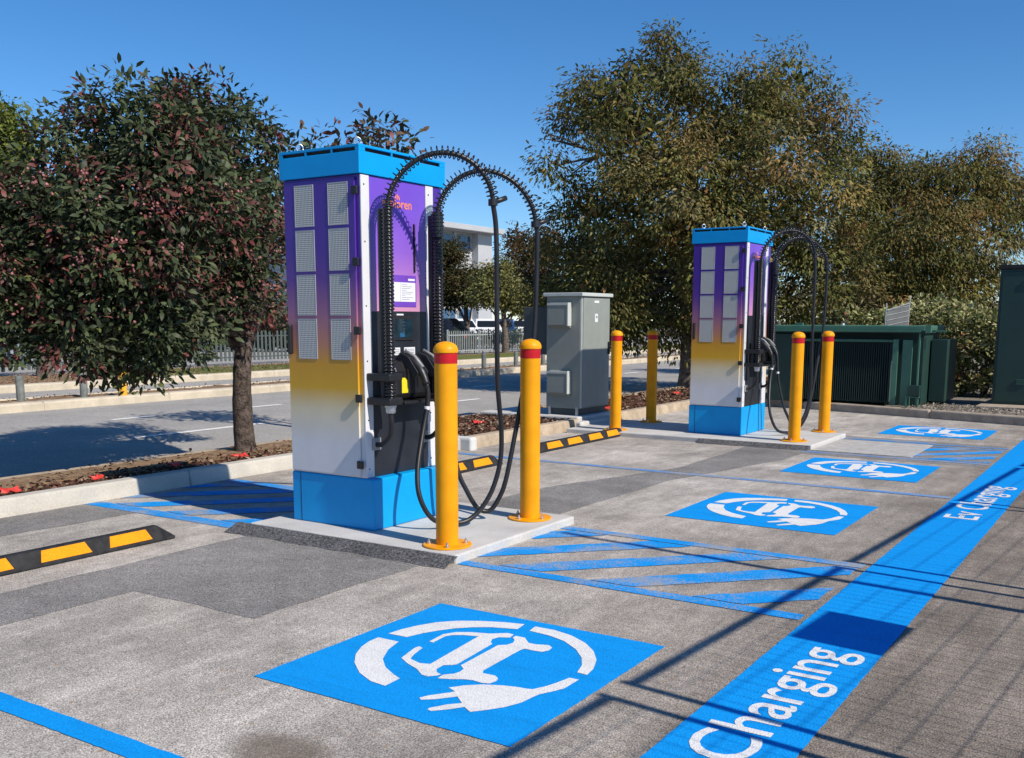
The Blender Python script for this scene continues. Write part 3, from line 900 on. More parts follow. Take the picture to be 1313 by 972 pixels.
    for fy in (0.0, 0.36, 0.68, 1.0):
        yy = Y0 + (Y1 - Y0) * fy
        a, b_ = (yy - 0.006, yy + 0.006) if fy not in (0, 1) else ((Y0 + 0.012, Y0 + 0.06) if fy == 0 else (Y1 - 0.06, Y1 - 0.012))
        for xx in (X0, X1 - 0.012):
            ob("slot_tab", MB().box(xx + 0.0005, xx + 0.0115, a, b_, 2.3982, 2.4218), "charger_blue", hood)
    for ex, ey in ((-0.56, 0.06), (-0.56, W - 0.06), (-0.06, 0.06), (-0.06, W - 0.06)):
        ring = [(ex + 0.022 * math.cos(a) * 0.6, ey + 0.022 * math.cos(a) * 0.8, 2.468 + 0.024 * math.sin(a)) for a in [2 * math.pi * i / 16 for i in range(17)]]
        e = ob("eye_bolt", MB().tube(ring, 0.0055, 8), "steel", hood, smooth=True)
        ob("bolt_shank", MB().lathe([(0.014, 0), (0.014, 0.008), (0.007, 0.009), (0.007, 0.02)], (ex, ey, 2.438), 10), "steel", e, smooth='auto')
    return c

make_charger((-4.295, 4.844, 0.055), "purple and yellow ev charger with blue base on the pad beside the largest painted symbol", 0.077)
make_charger((-4.168, 11.372, 0.055), "purple and yellow ev charger with blue base standing beside the dark green transformer", 0.012)

# ------------------------------------------------------------------ bollards
def make_bollard(loc, label):
    b = thing("bollard", label, "bollard", loc, rng.uniform(0, 6), "yellow steel bollards round the chargers")
    r = 0.0685
    ob("post", MB().lathe([(r, 0.008), (r, 1.178)], n=32), "bollard_yellow", b, smooth='auto')
    dome = [(r + 0.006, 1.172), (r + 0.006, 1.192)] + [((r + 0.004) * math.cos(a), 1.192 + 0.045 * math.sin(a)) for a in [R(x_) for x_ in (8, 25, 42, 58, 72, 84)]] + [(0.002, 1.2374)]
    ob("cap", MB().lathe(dome, n=32), "bollard_yellow", b, smooth='auto')
    ob("reflective_band", MB().lathe([(r + 0.0012, 1.108), (r + 0.0012, 1.168)], n=32), "bollard_red", b, smooth='auto')
    pl = ob("base_plate", MB().lathe([(0.146, 0.0), (0.15, 0.003), (0.15, 0.009), (0.146, 0.012)], n=40), "bollard_yellow", b, smooth='auto')
    for k in range(4):
        a = R(45 + 90 * k)
        ob("anchor_bolt", MB().lathe([(0.013, 0.012), (0.013, 0.024), (0.007, 0.0245), (0.007, 0.04)], (0.112 * math.cos(a), 0.112 * math.sin(a), 0), 8), "steel", pl, smooth='auto')
    return b
for loc, lab in (((-3.585, 4.776, 0.055), "yellow red-banded bollard on the pad corner closest to the largest painted symbol"),
                 ((-3.608, 5.762, 0.055), "yellow red-banded bollard on the foremost charger pad beside the worn hatching"),
                 ((-3.467, 11.218, 0.055), "yellow red-banded bollard in front of the charger beside the green transformer"),
                 ((-3.462, 12.387, 0.055), "yellow red-banded bollard standing against the transformer's dark cooling fins"),
                 ((-5.705, 11.124, 0.055), "yellow red-banded bollard right beside the grey electrical cabinet door"),
                 ((-5.750, 12.261, 0.055), "yellow red-banded bollard between the grey cabinet and the charger, half in shade")):
    make_bollard(loc, lab)

# ------------------------------------------------------------------ wheel stops
def make_stop(x, y0, L, label):
    s = thing("wheel_stop", label, "wheel stop", (x, y0, 0), 0, "rubber wheel stops at the bay ends")
    prof = [(-0.15, 0.004), (0.0, 0.004), (-0.004, 0.02), (-0.048, 0.098), (-0.102, 0.098), (-0.146, 0.02)]
    n = len(prof)
    ends = []
    mb = MB()
    vs_ = []
    for yy, k in ((0.0, 0), (0.10, 1), (L - 0.10, 1), (L, 0)):
        for xx, zz in prof:
            vs_.append((xx, yy, zz if k else (zz if zz < 0.03 else 0.03)))
    fs_ = [tuple(range(n - 1, -1, -1)), tuple(range(3 * n, 4 * n))]
    for r_i in range(3):
        for i in range(n):
            fs_.append((r_i * n + i, r_i * n + (i + 1) % n, (r_i + 1) * n + (i + 1) % n, (r_i + 1) * n + i))
    ob("rubber_body", mb.add(vs_, fs_), "stop_rubber", s, bevel=0.006)
    d = Vector((-0.044, 0, 0.078))
    a = Vector((-0.004, 0, 0.02))
    nrm = Vector((0.078, 0, 0.044)).normalized()
    for f0, f1 in ((0.085, 0.245), (0.305, 0.465), (0.545, 0.705), (0.765, 0.915)):
        q = []
        for (u, w) in ((0.10, f0), (0.10, f1), (0.90, f1 - 0.012), (0.90, f0 + 0.012)):
            p = a + d * u + nrm * 0.003
            q.append((p.x, w * L, p.z))
        q2 = [(p[0] - nrm.x * 0.006, p[1], p[2] - nrm.z * 0.006) for p in q]
        ob("reflective_panel", MB().add(q + q2, [(0, 1, 2, 3), (7, 6, 5, 4), (0, 4, 5, 1), (1, 5, 6, 2), (2, 6, 7, 3), (3, 7, 4, 0)]), "yellow_marker", s)
    return s
make_stop(-5.33, 2.10, 2.05, "black and yellow rubber wheel stop on the dark patched asphalt left of the pad")
make_stop(-5.41, 6.09, 2.05, "black and yellow rubber wheel stop behind the foremost charger's bollards")
make_stop(-5.53, 9.04, 2.06, "black and yellow rubber wheel stop lying in front of the grey cabinet")

# ------------------------------------------------------------------ grey electrical cabinet
cb = thing("electrical_cabinet", "grey steel electrical cabinet with two vent boxes behind the bollards", "cabinet", (-6.5, 11.62, 0.15))
ob("plinth", MB().box(-0.50, -0.02, 0.02, 0.77, 0.0, 0.10), "cabinet_dark", cb)
ob("body", MB().box(-0.52, 0, 0, 0.80, 0.09, 1.575), "cabinet_grey", cb, bevel=0.006)
dr_ = ob("door", MB().box(0.001, 0.022, 0.045, 0.79, 0.11, 1.565), "cabinet_grey", cb, bevel=0.006)
ob("label", MB().box(0.0225, 0.024, 0.34, 0.47, 1.495, 1.525), "label_white", dr_)
ob("label", MB().box(0.0225, 0.024, 0.36, 0.44, 1.24, 1.35), "label_white", dr_)
ob("label_print", MB().box(0.0245, 0.025, 0.385, 0.425, 1.29, 1.325), "print_grey", dr_)
ob("lock", MB().box(0.0225, 0.05, 0.735, 0.765, 0.80, 0.97), "rubber", dr_, bevel=0.005)
ob("corner_trim", MB().box(0.001, 0.014, 0.004, 0.016, 0.10, 1.57).box(0.001, 0.014, 0.026, 0.038, 0.10, 1.57), "cabinet_edge", cb)
ob("roof", MB().box(-0.56, 0.05, -0.035, 0.835, 1.577, 1.625), "cabinet_edge", cb, bevel=0.008)
for zt in (1.50, 0.60):
    vb = ob("vent_box", MB().extrude_x([(-0.001, zt), (-0.10, zt - 0.02), (-0.10, zt - 0.30), (-0.001, zt - 0.345)], -0.45, -0.14), "cabinet_grey", cb, bevel=0.005)
    ob("vent_lit_edge", MB().box(-0.452, -0.138, -0.106, -0.094, zt - 0.04, zt - 0.012).box(-0.148, -0.132, -0.105, -0.01, zt - 0.31, zt - 0.005), "cabinet_edge", vb)  # paler strips painting the sunlit edges of the vent box
ob("rear_wing", MB().box(-0.95, -0.53, 0.10, 0.30, 0.80, 1.44), "cabinet_dark", cb, bevel=0.006)
for fx, fy in ((-0.47, 0.05), (-0.05, 0.05), (-0.05, 0.74)):
    ob("foot", MB().box(fx - 0.012, fx + 0.025, fy - 0.055, fy - 0.032, -0.0, 0.11), "steel", cb)

# ------------------------------------------------------------------ dark green transformer with fins
tr = thing("transformer", "dark green steel transformer with black cooling fins behind the kerb", "transformer", (-5.45, 16.0, 0.105))
ob("tank", MB().box(0.0, 2.36, 0.30, 1.45, 0.02, 1.12), "green_dark", tr, bevel=0.01)
ob("lid", MB().box(-0.05, 2.42, -0.03, 1.55, 1.155, 1.235), "green_steel", tr, bevel=0.01)
ob("lid_flange", MB().box(-0.02, 2.40, 0.0, 1.5, 1.12, 1.153), "green_dark", tr)
ob("lid_lip", MB().box(-0.04, 2.36, -0.055, -0.031, 1.14, 1.165), "green_steel", tr)
for k in range(40):
    ob("cooling_fin", MB().box(0.62 + k * 0.0333, 0.624 + k * 0.0333, 0.02, 0.30, 0.06, 0.985), "fin_dark", tr)
ob("fin_header", MB().box(0.60, 1.96, 0.005, 0.30, 0.987, 1.02), "green_steel", tr, bevel=0.004)
hd = MB()
for k in range(40): hd.box(0.604 + k * 0.0333, 0.628 + k * 0.0333, -0.006, 0.004, 0.985, 1.022)
ob("fin_collar", hd, "green_steel", tr)
ob("front_post", MB().box(1.965, 2.045, 0.0, 0.05, 0.02, 1.03), "green_steel", tr, bevel=0.004)
ob("front_post", MB().box(2.10, 2.24, 0.04, 0.09, 0.02, 1.02), "green_steel", tr, bevel=0.004)
ob("front_post", MB().box(2.335, 2.36, -0.01, 0.03, 0.02, 1.12), "green_steel", tr, bevel=0.004)
ob("front_panel", MB().box(0.0, 0.58, 0.06, 0.30, 0.02, 1.10), "green_dark", tr, bevel=0.006)
ob("junction_box", MB().box(2.24, 2.40, -0.06, 0.03, 0.18, 0.34), "green_dark", tr, bevel=0.006)
ob("box_bracket", MB().box(2.20, 2.40, -0.055, 0.02, 0.155, 0.172).box(2.20, 2.225, -0.05, 0.0, 0.0, 0.155).box(2.36, 2.385, -0.05, 0.0, 0.0, 0.155), "green_steel", tr)
ob("lifting_lug", MB().box(0.35, 0.47, 0.3, 0.36, 1.235, 1.275), "green_steel", tr)
ob("lifting_lug", MB().box(1.1, 1.125, 0.3, 0.36, 1.235, 1.27), "label_white", tr)
ob("end_cabinet", MB().box(2.38, 2.62, 0.75, 1.6, 0.05, 1.02), "green_dark", tr, bevel=0.008)
ob("lid_bracket", MB().box(2.425, 2.50, -0.02, 0.08, 1.14, 1.24).box(2.50, 2.66, 0.3, 0.36, 1.14, 1.17), "green_steel", tr)

# tall dark green kiosk
ks = thing("switchgear_kiosk", "tall dark green steel switchgear kiosk beside the clipped hedge", "kiosk", (-2.17, 16.85, 0.105))
ob("slab", MB().box(-0.15, 2.2, -0.5, 1.25, 0.0, 0.045), "concrete_grey", ks, bevel=0.01)
ob("body", MB().box(0.0, 2.0, 0.0, 0.85, 0.046, 2.08), "green_dark", ks, bevel=0.008)
ob("roof", MB().box(-0.02, 2.05, -0.03, 0.88, 2.081, 2.145), "slot_black", ks, bevel=0.006)
dk = ob("door", MB().box(0.04, 0.98, -0.014, -0.001, 0.09, 2.04), "green_dark", ks, bevel=0.004)
ob("door", MB().box(1.0, 1.96, -0.014, -0.001, 0.09, 2.04), "green_dark", ks, bevel=0.004)
for z_ in (0.36, 1.84):
    for i in range(3):
        ob("louvre", MB().box(0.33, 0.46, -0.03, -0.0145, z_ + i * 0.03, z_ + 0.012 + i * 0.03), "green_steel", dk)

# sign on two stakes
sg = thing("garden_sign", "small grey lattice board on two leaning stakes behind the transformer", "sign", (-4.0, 17.6, 0.105), R(42))
for dx in (0.0, 0.42):
    ob("stake", MB().tube([(dx, 0, 0), (dx + 0.03, 0, 1.72 - (0.12 if dx == 0 else 0))], 0.011, 6), "galvanised", sg)
ob("board", MB().add([(0.03, -0.008, 1.1), (0.43, -0.008, 1.1), (0.44, -0.008, 1.60), (0.04, -0.008, 1.48), (0.03, 0.008, 1.1), (0.43, 0.008, 1.1), (0.44, 0.008, 1.60), (0.04, 0.008, 1.48)],
                     [(0, 1, 2, 3), (7, 6, 5, 4), (0, 4, 5, 1), (1, 5, 6, 2), (2, 6, 7, 3), (3, 7, 4, 0)]), "sign_grey", sg)
ln = MB()
for i in range(5):
    z_ = 1.14 + i * 0.085
    ln.tube([(0.04, -0.013, z_), (0.44, -0.013, z_ + 0.08)], 0.005, 5)
ln.tube([(0.04, -0.013, 1.48), (0.44, -0.013, 1.60)], 0.012, 6)
ob("lattice", ln, "sign_line", sg)

# ------------------------------------------------------------------ foliage
def leaf_mesh(name, mat, pos, nrm, axis, size, cols, aspect=0.42, fold=0.18):
    """one mesh of many separate pointed leaves (6 corners each, folded on the midrib)"""
    n = len(pos)
    a = axis / np.linalg.norm(axis, axis=1, keepdims=True)
    b_ = np.cross(nrm, a)
    b_ /= (np.linalg.norm(b_, axis=1, keepdims=True) + 1e-9)
    c = np.cross(a, b_)
    s = size[:, None]
    w = s * aspect
    v = np.empty((n, 6, 3))
    v[:, 0] = pos
    v[:, 1] = pos + a * s * 0.35 + b_ * w * 0.5 + c * w * fold
    v[:, 2] = pos + a * s * 0.35 - b_ * w * 0.5 + c * w * fold
    v[:, 3] = pos + a * s * 0.70 + b_ * w * 0.38 + c * w * fold * 0.6
    v[:, 4] = pos + a * s * 0.70 - b_ * w * 0.38 + c * w * fold * 0.6
    v[:, 5] = pos + a * s - c * s * 0.10
    tri = np.array([(0, 2, 1), (1, 2, 3), (2, 4, 3), (3, 4, 5)])
    idx = (np.arange(n)[:, None, None] * 6 + tri[None]).reshape(-1)
    me = bpy.data.meshes.new(name)
    me.vertices.add(n * 6)
    me.vertices.foreach_set('co', v.reshape(-1))
    nl = len(idx)
    me.loops.add(nl)
    me.loops.foreach_set('vertex_index', idx.astype(np.int32))
    me.polygons.add(nl // 3)
    me.polygons.foreach_set('loop_start', np.arange(0, nl, 3, dtype=np.int32))
    me.polygons.foreach_set('loop_total', np.full(nl // 3, 3, dtype=np.int32))
    at = me.color_attributes.new("leafcol", 'FLOAT_COLOR', 'POINT')
    cc = np.ones((n, 6, 4), np.float32)
    cc[:, :, :3] = cols[:, None, :]
    at.data.foreach_set('color', cc.reshape(-1))
    me.materials.append(MATS[mat])
    me.update()
    me.validate()
    return me

def pick_cols(rs, n, palette, var=0.25):
    w = np.array([p[1] for p in palette], float)
    k = rs.choice(len(palette), n, p=w / w.sum())
    base = np.array([p[0] for p in palette])[k]
    return np.clip(base * (1 + rs.uniform(-var, var, (n, 1))), 0, 1).astype(np.float32)

def crown(name, lobes, n_clump, per, leaf, spread, palette, seed, mat, parent, droop=0.3, shell=0.55, aspect=0.42, kind='stuff', tip_palette=None, core=None):
    """leaf sprays: clumps set through the lobes' outer volume, leaves fanning out from each clump's twig"""
    rs = np.random.default_rng(seed)
    L = np.array([l[:4] for l in lobes], float)
    wts = L[:, 3] ** 2
    k = rs.choice(len(L), n_clump, p=wts / wts.sum())
    d = rs.normal(size=(n_clump, 3))
    d /= np.linalg.norm(d, axis=1, keepdims=True)
    r = L[k, 3] * (shell + (1 - shell) * rs.random(n_clump) ** 0.7) * rs.uniform(0.8, 1.16, n_clump)
    cen = L[k, :3] + d * r[:, None] * np.array([1, 1, 0.92])
    out = d * 0.7 + np.array([0, 0, 0.45]) + rs.normal(size=d.shape) * 0.25
    out /= np.linalg.norm(out, axis=1, keepdims=True)
    csz = rs.uniform(0.55, 1.3, n_clump)
    i = np.repeat(np.arange(n_clump), per)
    keep = rs.random(len(i)) < np.clip(csz ** 1.5, 0.3, 1.0)[i]
    i = i[keep]
    n = len(i)
    rad = rs.normal(size=(n, 3))
    rad = np.clip(rad, -1.55, 1.55) * np.array([1, 1, 0.62])
    pos = cen[i] + rad * spread * csz[i][:, None]
    axis = out[i] * 0.35 + rad * 0.5 + rs.normal(size=(n, 3)) * 0.35 + np.array([0, 0, -droop])
    nrm = out[i] * 0.9 + np.array([0, 0, 0.5]) + rs.normal(size=(n, 3)) * 0.5
    size = leaf * rs.uniform(0.55, 1.25, n)
    cols = pick_cols(rs, n, palette)
    own = pick_cols(rs, n_clump, palette, 0.3)[i]          # each spray has its own leaning
    cols = np.clip((cols * 0.45 + own * 0.55) * rs.uniform(0.7, 1.3, n_clump)[i][:, None], 0, 1)
    if tip_palette:
        sel = (rs.random(n_clump) < tip_palette[1])[i] & (rs.random(n) < 0.75)
        cols[sel] = pick_cols(rs, int(sel.sum()), tip_palette[0])
    if core:                                   # filler leaves added inside the crown to block sky showing through
        nc, cs = core
        kk = rs.choice(len(L), nc, p=L[:, 3] ** 3 / (L[:, 3] ** 3).sum())
        dd = rs.normal(size=(nc, 3))
        dd /= np.linalg.norm(dd, axis=1, keepdims=True)
        pos = np.vstack([pos, L[kk, :3] + dd * (L[kk, 3] * 0.78 * rs.random(nc) ** 0.4)[:, None]])
        axis = np.vstack([axis, rs.normal(size=(nc, 3)) + np.array([0, 0, -droop])])
        nrm = np.vstack([nrm, rs.normal(size=(nc, 3)) + np.array([0, 0, 0.6])])
        size = np.concatenate([size, cs * rs.uniform(0.7, 1.3, nc)])
        cols = np.vstack([cols, pick_cols(rs, nc, palette)])
    me = leaf_mesh(name, mat, pos, nrm, axis, size, cols.astype(np.float32), aspect)
    o = bpy.data.objects.new(name, me)
    COL.objects.link(o)
    o.parent = parent
    o['kind'] = kind
    return o, cen

def limbs(parent, base_pts, base_r, forks, mat, seed, lobes, n=10):
    """tapered trunk + limbs reaching into the lobes"""
    r_ = random.Random(seed)
    tp = catmull(base_pts, 6)
    rad = [base_r * (1.18 - 0.5 * i / (len(tp) - 1)) * (1 + 0.25 * max(0, 1 - i / 3)) * r_.uniform(0.96, 1.04) for i in range(len(tp))]
    ob("trunk", MB().tube(tp, rad, 14), mat, parent, smooth=True)
    top = Vector(tp[-1])
    br = MB()
    for l in lobes:
        c = Vector(l[:3])
        t0 = tp[r_.randint(int(len(tp) * forks), len(tp) - 1)]
        m_ = t0.lerp(c, 0.45) + Vector((r_.uniform(-.15, .15), r_.uniform(-.15, .15), r_.uniform(-.05, .25))) * (c - t0).length * 0.6
        p = catmull([t0, m_, c], 6)
        br.tube(p, [base_r * 0.42 * (1 - 0.85 * i / (len(p) - 1)) for i in range(len(p))], 7)
        for _ in range(3):
            e = c + Vector((r_.gauss(0, 1), r_.gauss(0, 1), r_.gauss(0.2, 1))).normalized() * l[3] * 0.85
            br.tube([p[-4], p[-4].lerp(e, 0.5) + Vector((0, 0, 0.04)), e], [base_r * 0.14, base_r * 0.09, base_r * 0.03], 5)
    b_ = ob("limbs", br, mat, parent, smooth=True)
    return b_

# tree by the kerb, dark glossy leaves with reddish tips and berries
T1 = [(-0.15, -0.33, 3.21, 0.44), (0.13, -1.08, 2.96, 0.51), (-0.43, -1.15, 2.87, 0.49), (-0.29, -1.71, 2.59, 0.39), (-0.43, 0.38, 3.09, 0.56), (0.48, -1.05, 2.51, 0.57), (0.2, -1.78, 2.14, 0.54), (-0.29, -1.96, 2.03, 0.49), (0.48, -1.4, 1.97, 0.55), (0.2, -0.32, 2.19, 0.59), (-0.57, 0.86, 2.65, 0.38), (-0.29, -2.07, 1.48, 0.49), (0.27, -1.81, 1.45, 0.51), (0.41, -1.19, 1.42, 0.49), (0.06, -0.23, 1.62, 0.45), (-0.5, 0.8, 1.57, 0.34), (-0.78, -0.63, 1.92, 0.68), (-0.78, 0.25, 2.6, 0.64), (0.06, -1.9, 1.13, 0.32), (0.13, -1.2, 1.05, 0.29), (-0.15, -2.25, 1.17, 0.29), (-0.57, 1.22, 3.18, 0.27), (-0.43, 0.82, 2.23, 0.33), (-0.71, -1.5, 1.87, 0.49), (-0.29, -2.5, 1.81, 0.49), (-0.36, -2.36, 2.31, 0.37), (-0.15, -0.54, 1.18, 0.26), (-0.36, -1.33, 1.04, 0.28)]
t1 = thing("street_tree", "dark glossy-leaved tree with reddish tips and pink berries in the kerbside mulch", "tree", (-7.7, 6.9, 0.09))
limbs(t1, [(0.0, 0.0, -0.1), (-0.02, -0.01, 0.3), (0.0, -0.02, 0.75), (0.0, 0.03, 1.05), (0.02, 0.2, 1.5), (-0.1, 0.32, 2.1)], 0.092, 0.5, "bark_dark", 11, T1)
GREEN1 = [((0.034, 0.046, 0.022), 5), ((0.058, 0.078, 0.034), 4), ((0.10, 0.12, 0.058), 2.2), ((0.15, 0.18, 0.06), 0.5)]
RED1 = [((0.15, 0.045, 0.040), 3), ((0.11, 0.05, 0.04), 3), ((0.19, 0.07, 0.06), 1.5)]
_, cen1 = crown("crown", T1, 1000, 55, 0.082, 0.105, GREEN1, 21, "leaf_glossy", t1, droop=0.35, shell=0.5, aspect=0.40, tip_palette=(RED1, 0.30), core=(6500, 0.105))
# berries
rs = np.random.default_rng(5)
bm = bmesh.new()
sel = [c for c in cen1 if c[0] > -0.4 and 1.3 < c[2] < 2.5]
rs.shuffle(sel)
for c in sel[:150]:
    for _ in range(11):
        p = c + rs.normal(size=3) * np.array([0.06, 0.06, 0.05]) + np.array([0.07, -0.05, 0.03])
        bmesh.ops.create_icosphere(bm, subdivisions=1, radius=0.013 * rs.uniform(0.7, 1.2), matrix=Matrix.Translation(Vector(p)))
me = bpy.data.meshes.new("berries")
bm.to_mesh(me); bm.free()
plain("berry", (0.32, 0.13, 0.125, 1), 0.5, 0.4, var=0.5, scale=12)
me.materials.append(MATS["berry"])
o = bpy.data.objects.new("berries", me); COL.objects.link(o); o.parent = t1; o['kind'] = 'stuff'

T1b = [(-0.6, 0.26, 3.5, 0.37), (-0.77, 0.07, 3.07, 0.49), (-0.89, -0.21, 3.32, 0.35), (-0.58, 0.61, 3.41, 0.34), (-0.72, 0.29, 2.8, 0.5), (-0.7, 0.25, 2.2, 0.45)]
t1b = thing("street_tree", "red-tipped young tree showing above the foremost charger's blue hood", "tree", (-8.62, 9.75, -0.02))
limbs(t1b, [(0.0, 0.0, -0.1), (-0.1, 0.0, 0.8), (-0.3, 0.1, 1.6), (-0.6, 0.2, 2.4)], 0.07, 0.5, "bark_dark", 12, T1b)
t1b.location = (-7.72, 9.35, 0.09)
crown("crown", [(l[0], l[1], l[2], l[3]) for l in T1b], 210, 9, 0.12, 0.09, RED1 + GREEN1[:3], 23, "leaf_glossy", t1b, droop=0.1, shell=0.5)

# big olive-brown trees
OLIVE = [((0.110, 0.118, 0.033), 4.5), ((0.18, 0.168, 0.045), 3), ((0.25, 0.17, 0.055), 1.7), ((0.28, 0.15, 0.065), 0.8), ((0.065, 0.075, 0.025), 2.6), ((0.30, 0.26, 0.14), 0.9)]
T2 = [(-0.88, 0.67, 6.74, 0.6), (-0.53, 0.19, 6.18, 0.61), (-1.35, -0.39, 5.88, 0.92), (-2.48, 0.07, 5.79, 0.78), (-2.76, -0.86, 5.03, 0.28), (-2.36, -1.31, 4.43, 0.4), (-2.25, -0.8, 3.75, 0.5), (-0.77, -0.83, 4.73, 1.27), (-0.55, 1.25, 5.48, 1.13), (0.69, 0.84, 5.43, 1.08), (0.95, 2.35, 6.2, 0.94), (1.78, 2.13, 5.38, 0.79), (2.08, 2.83, 4.84, 0.65), (1.36, 0.19, 4.11, 1.41), (0.28, -0.96, 3.63, 1.46), (-1.13, -1.06, 3.42, 1.29), (-2.38, -0.7, 2.58, 0.96), (-1.26, -1.42, 1.92, 0.91), (-1.39, 1.34, 2.33, 1.35), (0.8, -0.22, 2.51, 1.35), (1.83, 1.21, 3.46, 1.31), (2.17, 1.82, 2.26, 1.1), (-2.5, -0.94, 1.71, 0.64), (-1.28, -0.34, 1.32, 0.72), (1.28, 1.7, 1.49, 1.13), (-0.27, -0.29, 1.32, 0.62), (-2.04, -1.1, 1.16, 0.47)]
t2 = thing("street_tree", "large olive-brown spreading tree behind the grey cabinet at the roadside", "tree", (-8.03, 18.8, 0.0))
limbs(t2, [(0.0, 0.0, -0.1), (0.02, 0.0, 0.6), (0.0, 0.05, 1.4), (-0.1, 0.0, 2.2), (0.0, 0.2, 3.2), (-0.2, 0.3, 4.4)], 0.17, 0.4, "bark_grey", 13, T2)
crown("crown", [(a_, b_, c_, r_ * 0.86) for a_, b_, c_, r_ in T2], 560, 210, 0.105, 0.235, OLIVE, 31, "leaf_matte", t2, droop=0.7, shell=0.68, aspect=0.36, core=(5000, 0.20))
T3 = [(0.29, 1.11, 5.03, 0.92), (0.85, 2.03, 4.81, 0.98), (1.88, 1.43, 4.49, 0.94), (2.29, 2.43, 5.22, 0.69), (2.75, 2.61, 4.56, 0.77), (3.06, 3.29, 3.85, 0.7), (0.06, 0.77, 3.98, 1.15), (1.29, 0.24, 3.33, 1.38), (2.34, 1.16, 3.35, 1.11), (0.82, 0.31, 2.08, 1.31), (1.93, 1.02, 2.08, 1.22), (2.52, 2.08, 2.47, 0.77), (-0.33, 1.04, 2.88, 1.18), (0.11, 0.35, 1.52, 0.96), (3.43, 3.62, 4.43, 0.78), (1.9, 1.0, 1.0, 1.0), (0.6, 0.4, 0.9, 0.9)]
t3 = thing("street_tree", "broad olive and rust coloured tree rising behind the pale hedge", "tree", (-6.5, 25.0, 0.0))
limbs(t3, [(1.2, 1.2, -0.1), (1.2, 1.2, 0.8), (1.1, 1.2, 1.8), (1.2, 1.3, 2.8), (1.3, 1.5, 3.8)], 0.16, 0.4, "bark_grey", 14, T3)
RUST = OLIVE + [((0.26, 0.14, 0.04), 1.2)]
crown("crown", [(a_, b_, c_, r_ * 0.88) for a_, b_, c_, r_ in T3], 400, 210, 0.11, 0.25, RUST, 32, "leaf_matte", t3, droop=0.9, shell=0.66, aspect=0.33, core=(3500, 0.22))

TL = [(-1.05, 0.34, 5.54, 0.77), (-1.64, -0.09, 5.27, 1.1), (-2.67, -0.37, 4.06, 1.49), (-0.15, -0.31, 4.08, 0.97), (-0.97, -0.12, 2.74, 1.1), (-0.07, -0.38, 1.9, 0.71), (-1.69, -0.69, 2.2, 1.28), (-1.4, 0.2, 5.99, 0.55), (-2.2, 0.4, 5.4, 1.0)]
tl = thing("roadside_tree", "yellow-green tree in front of the palisade fence across the road", "tree", (-21.95, 13.66, 0.1))
limbs(tl, [(0, 0, -0.1), (0.0, 0, 0.5), (-0.05, 0, 1.3), (-0.3, 0, 2.4), (-0.8, 0, 3.6)], 0.16, 0.45, "bark_grey", 15, TL)
YG = [((0.14, 0.17, 0.03), 3), ((0.20, 0.21, 0.05), 2), ((0.07, 0.10, 0.025), 3)]
crown("crown", TL, 420, 60, 0.12, 0.22, YG, 33, "leaf_matte", tl, droop=0.5, shell=0.6, core=(3500, 0.25))

FAR = (
 ("dark bronze-leaved tree in front of the white office building", (-25.88, 36.12), [(-0.21, 0.33, 3.05, 0.85), (-0.96, 0.08, 4.31, 0.62), (-0.15, 0.95, 3.0, 0.6), (0.3, -0.12, 2.6, 0.7), (-0.77, -0.08, 2.9, 0.85), (-1.54, 0.28, 4.17, 0.75), (-0.83, -0.31, 2.4, 0.6)], [((0.06, 0.055, 0.022), 3), ((0.10, 0.07, 0.03), 2), ((0.04, 0.05, 0.02), 2)], 41),
 ("pale yellow-green small tree beside the parked cars", (-22.27, 33.67), [(-0.23, 0.18, 2.6, 0.7), (-0.37, -0.45, 2.5, 0.6), (0.21, 0.35, 2.25, 0.58), (-0.43, 0.2, 3.27, 0.5), (0.54, 1.02, 2.0, 0.58), (-0.86, -0.17, 2.85, 0.5), (-1.0, -0.5, 2.5, 0.35)], [((0.20, 0.19, 0.06), 3), ((0.26, 0.24, 0.10), 2), ((0.11, 0.12, 0.04), 2)], 42),
 ("reddish-brown leaved tree at the corner of the white office building", (-25.4, 41.26), [(-0.99, 0.13, 4.76, 1.05), (-1.37, 0.02, 5.5, 0.6), (0.03, -0.08, 3.99, 1.26), (-0.67, 0.0, 2.9, 1.13), (-0.07, 0.79, 5.13, 0.98), (0.46, 0.66, 2.54, 1.35), (-1.61, 0.05, 3.85, 0.68)], [((0.12, 0.075, 0.035), 3), ((0.17, 0.10, 0.06), 2), ((0.07, 0.065, 0.025), 2)], 43),
 ("dark green tree far behind the grey cabinet across the road", (-22.2, 40.9), [(-0.32, 0.49, 4.27, 1.8), (-0.77, -0.13, 2.49, 1.44), (0.74, 0.84, 2.49, 1.8), (1.26, 2.17, 3.95, 1.83)], [((0.04, 0.05, 0.02), 3), ((0.07, 0.065, 0.03), 2)], 44),
)
for lab, (bx_, by_), lobes, pal, sd in FAR:
    t = thing("far_tree", lab, "tree", (bx_, by_, 0.0), 0, "trees across the road")
    limbs(t, [(0, 0, -0.1), (0, 0, 0.6), (-0.05, 0, 1.2), (-0.2, 0.1, 2.2)], 0.13, 0.5, "bark_grey", sd, lobes)
    crown("crown", lobes, 260, 50, 0.14, 0.26, pal, sd, "leaf_matte", t, droop=0.4, shell=0.55, core=(2500, 0.28))

